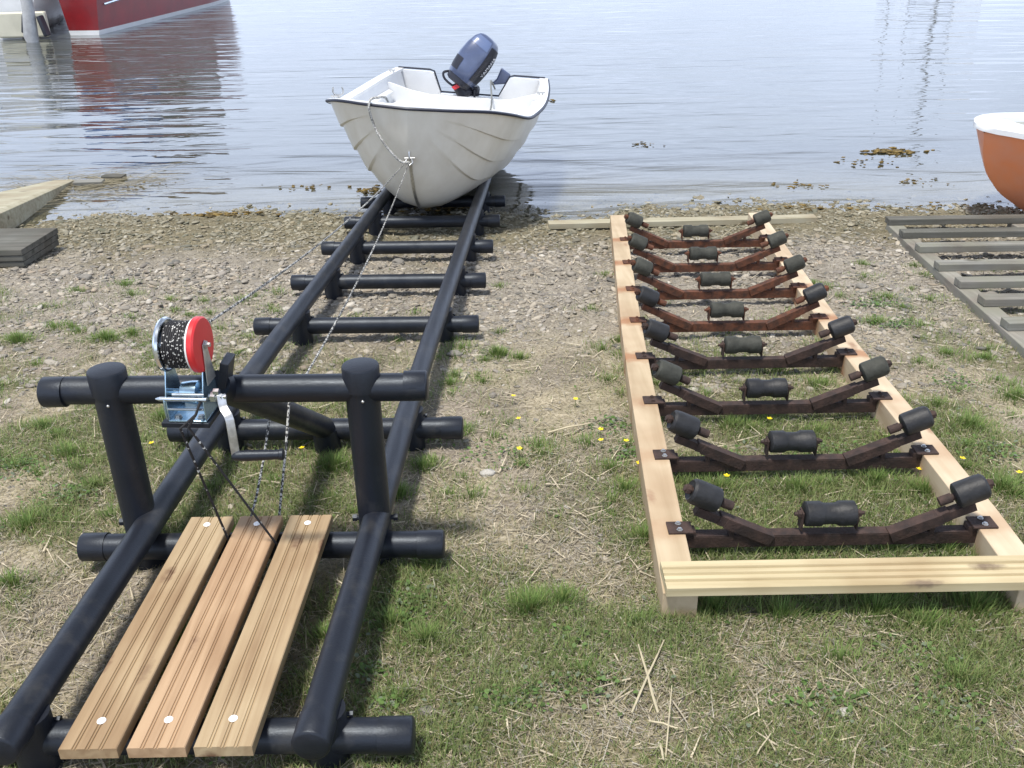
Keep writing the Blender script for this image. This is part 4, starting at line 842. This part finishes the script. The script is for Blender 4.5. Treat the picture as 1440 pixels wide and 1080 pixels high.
# larger stones, each a thing
bigs = [(685, 664, .030, 'pale oval stone on the grass between the two slips'), (652, 408, .03, None), (905, 402, .03, None), (500, 612, .06, 'flat grey stone under the brace foot of the black pipe slip'), (670, 376, .035, None), (640, 498, .04, 'grey lump of stone beside the right black rail'),
        (255, 490, .035, None), (1212, 405, .04, 'smooth grey stone left of the wooden ladder slip'), (1240, 545, .04, 'round grey stone in the grass right of the roller slip'), (120, 390, .045, 'knobbly brown stone right of the grey board stack'), (450, 445, .03, None), (560, 367, .045, 'round brown stone between the black rails near the boat'), (850, 440, .03, None), (770, 430, .028, None), (378, 452, .035, 'small dark stone resting by the left end of a black crossbar'),
        (1390, 415, .05, None), (600, 1000, .022, None), (655, 1050, .02, None), (1190, 1000, .022, 'small pale stone in the grass at the lower right')]
for px, py, r, lab in bigs:
    p = atg(px, py, .01); v = IV*(1+rng.normal(0, .15, (len(IV), 1))); v = v*np.array([1.15, .8, .5])*r*.8
    m = MB(); m.add([(p[0]+q[0], p[1]+q[1], tz(p[0], p[1])+q[2]+r*.2) for q in v], [tuple(f) for f in IF]); pale = lab and 'pale' in lab
    mt_ = bpy.data.materials.get('pale_stone' if pale else 'grey_stone') or mat('pale_stone' if pale else 'grey_stone', (.48, .46, .42) if pale else (.24, .225, .2), .85, var=.3, vscale=30, bump=.6, bscale=60)
    o = m.build('stone', mt_, angle=60, loc=(p[0], p[1], tz(p[0], p[1])))
    tag(o, lab or 'grey stone lying loose among the shore gravel', 'stone', 'loose stones on the shore and grass')

# ------------------------------------------------------------------ grass, thatch, weeds
def ribbons(x, y, z, length, width, az, lean, bend, colr, nseg=3, tipc=None):
    """curved tapering blades; lean = initial angle from vertical, bend = added lean to the tip"""
    N = len(x); V = np.zeros((N, nseg*2+1, 3)); C = np.zeros((N, nseg*2+1, 3)); px_, py_, pz_ = x.copy(), y.copy(), z.copy()
    wx, wy = -np.sin(az), np.cos(az); seg = length/nseg
    for i in range(nseg+1):
        w_ = width*(1-(i/nseg)**1.6)*.5; sh = .72+.28*i/nseg
        if i < nseg:
            V[:, 2*i, 0] = px_-wx*w_; V[:, 2*i, 1] = py_-wy*w_; V[:, 2*i, 2] = pz_; V[:, 2*i+1, 0] = px_+wx*w_; V[:, 2*i+1, 1] = py_+wy*w_; V[:, 2*i+1, 2] = pz_
            C[:, 2*i] = colr; C[:, 2*i+1] = colr
        else: V[:, 2*i] = np.column_stack([px_, py_, pz_]); C[:, 2*i] = colr if tipc is None else tipc
        an = lean+bend*(i/nseg); px_ = px_+np.cos(az)*np.sin(an)*seg; py_ = py_+np.sin(az)*np.sin(an)*seg; pz_ = pz_+np.cos(an)*seg
    k = nseg*2+1; base = np.arange(N)[:, None]*k; lp = []; quads = np.concatenate([base+np.array([[2*i, 2*i+1, 2*i+3, 2*i+2]]) for i in range(nseg-1)], 1).reshape(N, nseg-1, 4) if nseg > 1 else None
    tri = base+np.array([[2*nseg-2, 2*nseg-1, 2*nseg]])
    return V.reshape(-1, 3), C.reshape(-1, 3), quads.reshape(-1, 4), tri
def blades(name, parts, mt_):
    Vs = []; Cs = []; Qs = []; Ts_ = []; o = 0
    for v, c_, q, t_ in parts: Vs.append(v); Cs.append(c_); Qs.append(q+o); Ts_.append(t_+o); o += len(v)
    V = np.concatenate(Vs); Q = np.concatenate(Qs); Tt = np.concatenate(Ts_)
    lo_ = np.concatenate([Q.ravel(), Tt.ravel()]); st = np.concatenate([np.arange(len(Q))*4, len(Q)*4+np.arange(len(Tt))*3]); to_ = np.concatenate([np.full(len(Q), 4), np.full(len(Tt), 3)])
    return fastmesh(name, V, lo_, st, to_, mt_, np.clip(np.concatenate(Cs), .005, 1), False)
def sample(n_, dens):
    X = []; Y = []
    while len(X) < n_:
        u = rng.random(n_); y = 1/((1/.95)*(1-u)+(1/6.2)*u); x = rng.uniform(-1, 1, n_)*(.60*y+.75)+.05
        keep = rng.random(n_) < dens(x, y)*np.clip(y/2.2, .45, 1); X += list(x[keep]); Y += list(y[keep])
    return np.array(X[:n_]), np.array(Y[:n_])
def gcol(n_, dry):
    A = np.array([.12, .185, .055]); B = np.array([.26, .30, .12]); D = np.array([.30, .255, .13]); t_ = rng.random((n_, 1)); c_ = A*(1-t_)+B*t_
    d = (rng.random((n_, 1)) < dry)*rng.uniform(.5, 1, (n_, 1)); c_ = c_*(1-d)+D*d; return c_*rng.uniform(.7, 1.25, (n_, 1))
grassm = vmat('grass_blade', .6, .35, .3); strawm = vmat('dry_straw', .8, .2, .2)
# short turf
N = 190000; x, y = sample(N, lambda x, y: .03+.97*greenness(x, y)**1.3); z = terr(x, y)
gg = greenness(x, y); Ln = rng.uniform(.010, .042, N)*(.7+.8*gg); 
p1 = ribbons(x, y, z-.002, Ln, rng.uniform(.0015, .0032, N), rng.uniform(0, 6.28, N), rng.uniform(.1, 1.0, N), rng.uniform(.2, 1.1, N), gcol(N, np.clip(.55-.5*gg, .08, .6)[:, None]))
# olive / yellowish low thatch, half standing
N = 90000; x, y = sample(N, lambda x, y: np.clip((4.9-y)/1.3, 0.0, 1)*(.35+.65*(fbm(x+3, y+8, 4, 2) > .42))); z = terr(x, y)
D1 = np.array([.42, .36, .23]); D2 = np.array([.25, .245, .12]); t_ = rng.random((N, 1))
p2 = ribbons(x, y, z-.001, rng.uniform(.012, .04, N), rng.uniform(.0010, .0022, N), rng.uniform(0, 6.28, N), rng.uniform(.9, 1.5, N), rng.uniform(-.3, .5, N), (D1*t_+D2*(1-t_))*rng.uniform(.65, 1.3, (N, 1)))
# tufts
TP = [(745, 862, .075, 420, .06), (790, 850, .06, 260, .055), (700, 500, .05, 260, .05), (730, 505, .04, 120, .04), (150, 478, .06, 260, .05), (25, 480, .08, 360, .05), (185, 470, .05, 150, .04), (335, 760, .05, 200, .07), (230, 590, .05, 160, .05), (550, 880, .05, 220, .05), (600, 905, .05, 200, .05),
      (1245, 420, .09, 260, .035), (1230, 455, .1, 260, .035), (1385, 440, .05, 170, .05), (1160, 490, .10, 300, .05), (1190, 520, .08, 240, .05), (1090, 520, .09, 260, .05), (1010, 690, .1, 280, .05), (1120, 690, .1, 260, .05), (1230, 680, .1, 300, .05), (1300, 695, .08, 250, .05), (1000, 780, .08, 230, .04), (1100, 775, .12, 260, .045), (1250, 775, .12, 260, .045), (1330, 780, .1, 220, .045),
      (1410, 690, .1, 320, .05), (1360, 600, .1, 280, .05), (1430, 560, .1, 260, .045), (890, 520, .06, 160, .045), (905, 760, .05, 160, .06), (880, 690, .07, 200, .045), (860, 660, .1, 200, .035), (870, 480, .04, 90, .04), (760, 640, .1, 160, .035), (470, 660, .1, 360, .055), (430, 620, .08, 240, .05), (560, 700, .05, 200, .055), (595, 660, .06, 170, .05), (640, 530, .05, 90, .04), (600, 800, .05, 170, .05),
      (1000, 860, .1, 260, .06), (1100, 870, .14, 300, .06), (1230, 865, .14, 340, .06), (1370, 860, .12, 320, .07), (1300, 880, .1, 240, .05), (1180, 930, .1, 200, .045), (1350, 960, .1, 220, .045), (820, 950, .1, 220, .04), (900, 880, .08, 160, .04), (560, 985, .04, 140, .04), (250, 900, .04, 200, .06), (215, 940, .04, 160, .05), (460, 900, .05, 180, .045), (100, 640, .1, 260, .045), (40, 740, .1, 260, .045), (120, 870, .05, 120, .04), (60, 600, .08, 220, .04), (255, 660, .06, 170, .04), (395, 880, .02, 60, .04), (45, 1060, .05, 150, .05), (15, 820, .06, 200, .045), (560, 480, .04, 60, .03), (640, 610, .06, 160, .045), (700, 470, .05, 60, .03), (985, 520, .05, 90, .04), (1030, 600, .07, 150, .045), (1150, 610, .06, 140, .04), (1330, 500, .07, 150, .035)]
for k in range(380):
    yq = random.uniform(2.3, 5.1); xq = random.uniform(-.6*yq-.7, .6*yq+.8)
    if -.1 < xq < .35 and random.random() < .5: continue
    if random.random() > (1.25-(yq-2.9)/2.6): continue
    TP.append(((xq, yq), None, random.uniform(.04, .13), random.randint(40, 150), random.uniform(.022, .042)))
tx = []; ty = []; tl_ = []; taz = []; tln = []
for px, py, r, n_, ln in TP:
    p = atg(px, py) if py is not None else px; n_ = int(n_*1.7); ln *= 1.1; rr = r*np.abs(rng.normal(0, .62, n_)); a = rng.uniform(0, 6.28, n_); tx.append(p[0]+rr*np.cos(a)*1.25); ty.append(p[1]+rr*np.sin(a)*.9); tl_.append(rng.uniform(.45, 1.1, n_)*ln*np.clip(1.15-rr/r*.35, .4, 1.2)); taz.append(a+rng.normal(0, .7, n_)); tln.append(np.clip(rr/r*.5, 0, .7)+rng.uniform(0, .25, n_))
x = np.concatenate(tx); y = np.concatenate(ty); N = len(x); c_ = gcol(N, np.full((N, 1), .12))*np.array([.95, 1.12, .9])
p3 = ribbons(x, y, terr(x, y)-.003, np.concatenate(tl_), rng.uniform(.0018, .0034, N), np.concatenate(taz), np.concatenate(tln), rng.uniform(.2, 1.0, N), c_, 4)
o = blades('grass', [p1, p3], grassm); tag(o, 'short green turf and tufts growing through the dry thatch', 'grass', kind='stuff')
# lying straw
N = 120000; x, y = sample(N, lambda x, y: np.clip((6.2-y)/1.9, .10, 1)*(.3+.7*np.clip((fbm(x-7, y+2, 3.3, 3)-.38)*4, 0, 1))); z = terr(x, y)
t_ = rng.random((N, 1)); S1 = np.array([.62, .55, .41]); S2_ = np.array([.30, .255, .175]); S3 = np.array([.44, .41, .35])
cs = (S1*t_+S2_*(1-t_)); k = rng.random(N) < .3; cs[k] = S3; cs = cs*rng.uniform(.4, 1.15, (N, 1))
p4 = ribbons(x, y, z+rng.uniform(.001, .012, N), np.clip(rng.lognormal(math.log(.026), .5, N), .01, .12), rng.uniform(.0012, .003, N), rng.uniform(0, 6.28, N), rng.uniform(1.35, 1.62, N), rng.uniform(-.25, .3, N), cs)
N = 3200; y = rng.uniform(1.0, 6.3, N); x = rng.uniform(-1, 1, N)*(.6*y+.75)
p6 = ribbons(x, y, terr(x, y)+rng.uniform(.004, .014, N), rng.uniform(.03, .11, N), rng.uniform(.003, .0055, N), rng.normal(.2, 1.1, N)+(rng.random(N) < .5)*math.pi, rng.uniform(1.42, 1.6, N), rng.uniform(-.1, .12, N), np.array([.60, .53, .40])*rng.uniform(.55, 1.1, (N, 1)))
o = blades('dry_thatch', [p2, p4, p6], strawm); tag(o, 'dead straw and dry thatch lying over the soil', 'dry grass', kind='stuff')
# broad leaves of low weeds
WP = [(560, 870, .1, 120), (540, 990, .05, 60), (1230, 430, .12, 160), (1260, 460, .1, 120), (700, 990, .08, 50), (740, 985, .08, 50), (1130, 985, .07, 50), (1170, 640, .15, 140), (1040, 650, .1, 100), (860, 600, .1, 90), (890, 640, .08, 80), (1330, 1000, .1, 70), (800, 900, .08, 50), (580, 840, .08, 70), (520, 950, .05, 60), (20, 660, .12, 110), (90, 700, .1, 80), (1400, 640, .12, 100), (820, 970, .1, 60), (1300, 930, .1, 60), (1180, 990, .06, 40), (1340, 540, .1, 70), (700, 640, .12, 70)]
lx = []; ly = []; _wx, _wy = sample(900, lambda x, y: greenness(x, y)*(y < 4.4))
for px, py, r, n_ in WP:
    p = atg(px, py); n_ = int(n_*1.5); lx.append(p[0]+rng.normal(0, r*.55, n_)); ly.append(p[1]+rng.normal(0, r*.4, n_))
x = np.concatenate(lx+[_wx]); y = np.concatenate(ly+[_wy]); N = len(x)
z = terr(x, y)+rng.uniform(.004, .02, N); az = rng.uniform(0, 6.28, N); s_ = rng.uniform(.003, .0075, N)
prof_ = [(0, 0), (.25, .38), (.6, .5), (.9, .3), (1.1, 0), (.9, -.3), (.6, -.5), (.25, -.38)]
V = np.zeros((N, 8, 3)); tlt = rng.normal(.25, .35, N)
for i, (u, v) in enumerate(prof_):
    U = u*s_*2; W_ = v*s_*1.7; V[:, i, 0] = x+np.cos(az)*U*np.cos(tlt)-np.sin(az)*W_; V[:, i, 1] = y+np.sin(az)*U*np.cos(tlt)+np.cos(az)*W_; V[:, i, 2] = z+U*np.sin(tlt)+abs(v)*s_*.5
cl = np.array([.095, .17, .045])*rng.uniform(.6, 1.5, (N, 1))+rng.uniform(0, .03, (N, 1))*np.array([1, 1, .6])
gl_ = rng.random(N) < .18; cl[gl_] = np.array([.19, .23, .16])
o = fastmesh('low_weeds', V.reshape(-1, 3), np.arange(N*8), np.arange(N)*8, np.full(N, 8), vmat('weed_leaf', .5, .3), np.repeat(cl, 8, 0)); tag(o, 'small broad leaved clover and weeds among the grass', 'weeds', kind='stuff')
# individual dry reed stalks
def reed(p0, p1, r, lab, lift=.012):
    a = atg(*p0); b = atg(*p1); a = Vector((a[0], a[1], tz(a[0], a[1])+.014)); b = Vector((b[0], b[1], tz(b[0], b[1])+.014+lift)); mid = a.lerp(b, .5)+Vector((0, 0, .004))
    m = MB(); m.tube([a, a.lerp(b, .25)+Vector((random.uniform(-.002, .002), 0, .002)), mid, a.lerp(b, .75), b], [r, r, r*.9, r*.85, r*.6], 6)
    tag(m.build('reed_stalk', reedm, loc=a), lab, 'reed stalk', 'dry reed stalks on the ground')
reedm = mat('bleached_reed', (.50, .44, .30), .6, var=.25, vscale=20)
reed((925, 1010), (897, 918), .0034, 'straight pale reed stalk leaning left in the crossed pair on the lower grass'); reed((888, 1010), (933, 912), .0027, 'thin pale reed stalk leaning right in the crossed pair on the lower grass')
reed((935, 1078), (943, 985), .0018, 'very thin upright straw just right of the crossed reed stalks', .03); reed((912, 1022), (952, 1038), .0025, 'short pale straw lying below the crossed reed stalks')
reed((928, 1055), (932, 1080), .003, 'short thick straw at the bottom edge below the crossed reed stalks')
reed((1158, 932), (1240, 1000), .0012, 'long thin bent straw on the grass below the end board'); reed((1226, 1005), (1285, 1050), .0012, 'long thin straw near the bottom right of the grass'); reed((1062, 1072), (1082, 1045), .0018, 'short white straw near the bottom centre right')
reed((980, 582), (1010, 556), .0022, 'thin straw leaning on the third rusty bracket'); reed((770, 612), (830, 604), .0045, 'thick grey stalk lying in the grass left of the roller slip')
reed((1425, 1060), (1440, 1072), .003, 'pale straw at the very bottom right corner')
reed((155, 350), (175, 345), .003, 'short straw on the shingle behind the winch')
reed((1015, 335), (1040, 320), .0025, 'pale straw caught on the last rusty bracket')
# yellow flowers
flm = mat('yellow_petal', (.80, .62, .02), .5); stm = mat('flower_stem', (.10, .18, .04), .6)
FL = [(1034, 662), (1038, 661), (1050, 660), (1023, 662), (1215, 652), (1083, 590), (1291, 662), (1352, 648), (1435, 667), (897, 651), (847, 620), (845, 605), (880, 621), (730, 632), (731, 591), (808, 562), (720, 560), (215, 625), (425, 633), (1022, 670)]
p = atg(*FL[0]); fr_ = None
def flower():
    r_ = empty('yellow_flower', (0, 0, 0), 'tiny yellow buttercup flower standing in the grass', 'flower', 'small yellow flowers in the grass')
    m = MB(); m.tube([(0, 0, 0), (.003, 0, .02), (.001, .001, .038)], .0009, 6); m.build('stem', stm, r_)
    m = MB()
    for k in range(5):
        a = k*2*math.pi/5; ca_, sa_ = math.cos(a), math.sin(a); q = [(0, 0), (.005, .0036), (.009, .003), (.0105, 0), (.009, -.003), (.005, -.0036)]
        m.add([(.001+u*ca_-v*sa_, .001+u*sa_+v*ca_, .038+u*.35) for u, v in q], [(0, 1, 2, 3, 4, 5)])
    m.lathe((.001, .001, .038), (0, 0, 1), [(0, .002), (.003, .002)], 8); m.build('petals', flm, r_, smooth=False); return r_
fp = flower()
for i, (px, py) in enumerate(FL):
    r_ = fp
    if i:
        r_ = fp.copy(); col.objects.link(r_)
        for ch in list(fp.children): c_ = ch.copy(); col.objects.link(c_); c_.parent = r_
    q = atg(px, py, .035); r_.location = (q[0], q[1], tz(q[0], q[1])); r_.rotation_euler = (random.uniform(-.15, .15), random.uniform(-.15, .15), random.uniform(0, 6))
# ------------------------------------------------------------------ seaweed and reeds in the water
def clump(px, py, rx, ry, n_, name, lab, size=.012):
    p = atz(px, py, WL); N = n_; x = p[0]+rng.normal(0, rx*.5, N); y = p[1]+rng.normal(0, ry*.5, N); z = np.maximum(terr(x, y), WL)+rng.uniform(.0, .014, N)
    v = IV[None]*(1+rng.normal(0, .25, (N, len(IV), 1)))*(rng.uniform(.4, 1.2, (N, 1, 1))*size)*np.array([1.5, 1, .45]); V = (v+np.stack([x, y, z], -1)[:, None, :]).reshape(-1, 3)
    Fs = (IF[None]+np.arange(N)[:, None, None]*len(IV)).reshape(-1, 3); c_ = np.repeat(np.array([.16, .11, .03])*rng.uniform(.3, 1.3, (N, 1)), len(IV), 0)
    o = fastmesh(name, V, Fs.ravel(), np.arange(len(Fs))*3, np.full(len(Fs), 3), weedm, c_); o.data.transform(Matrix.Translation((-p[0], -p[1], -WL))); o.location = (p[0], p[1], WL)
    tag(o, lab, 'seaweed', kind='stuff')
weedm = vmat('seaweed_tissue', .55)
clump(1250, 214, .20, .10, 60, 'seaweed', 'largest golden brown seaweed clump floating left of the orange boat', .018)
clump(1215, 230, .22, .16, 22, 'seaweed', 'scattered brown seaweed bits just left of the largest clump', .011)
clump(1125, 262, .25, .12, 24, 'seaweed', 'small brown seaweed bits floating above the far end of the roller slip', .010)
clump(1290, 258, .25, .12, 20, 'seaweed', 'small brown seaweed bits between the largest clump and the shore', .009)
clump(895, 204, .18, .08, 16, 'seaweed', 'faint seaweed specks floating right of the dinghy', .009)
clump(775, 142, .07, .04, 9, 'seaweed', 'small tan seaweed spot floating beside the dinghy gunwale', .012)
clump(440, 262, .35, .16, 18, 'seaweed', 'dark seaweed specks in the shallows left of the dinghy', .010)
clump(210, 262, .25, .15, 20, 'seaweed', 'brown seaweed bits in the shallows right of the driftwood', .008)
clump(300, 304, .28, .05, 70, 'seaweed', 'dark strip of seaweed along the waterline above the winch', .014)
clump(1300, 292, .5, .10, 26, 'seaweed', 'dark seaweed along the waterline left of the orange boat', .010)
clump(1130, 296, .35, .08, 26, 'seaweed', 'dark seaweed along the waterline beyond the roller slip', .014)
clump(520, 268, .10, .10, 30, 'seaweed', 'dark weed hanging at the left rail under the dinghy bow', .014)
clump(640, 292, .35, .14, 60, 'seaweed', 'mossy weed between the black rails under the dinghy bow', .012)
N = 420; cx_, cy_ = atz(125, 262, WL)[:2]
x = cx_+rng.normal(0, .30, N)+rng.normal(0, .1, N); y = cy_+rng.normal(0, .22, N); az = rng.normal(.25, .5, N)+(rng.random(N) < .5)*math.pi
t_ = rng.random((N, 1)); p5 = ribbons(x, y, np.full(N, WL+.004)+rng.uniform(0, .012, N), rng.uniform(.08, .5, N), rng.uniform(.004, .009, N), az, rng.uniform(1.5, 1.57, N), rng.uniform(-.02, .03, N), (np.array([.42, .38, .27])*t_+np.array([.16, .14, .09])*(1-t_)))
o = blades('floating_reeds', [p5], strawm); tag(o, 'tangle of dead reeds floating at the tip of the wooden ramp', 'reeds', kind='stuff')
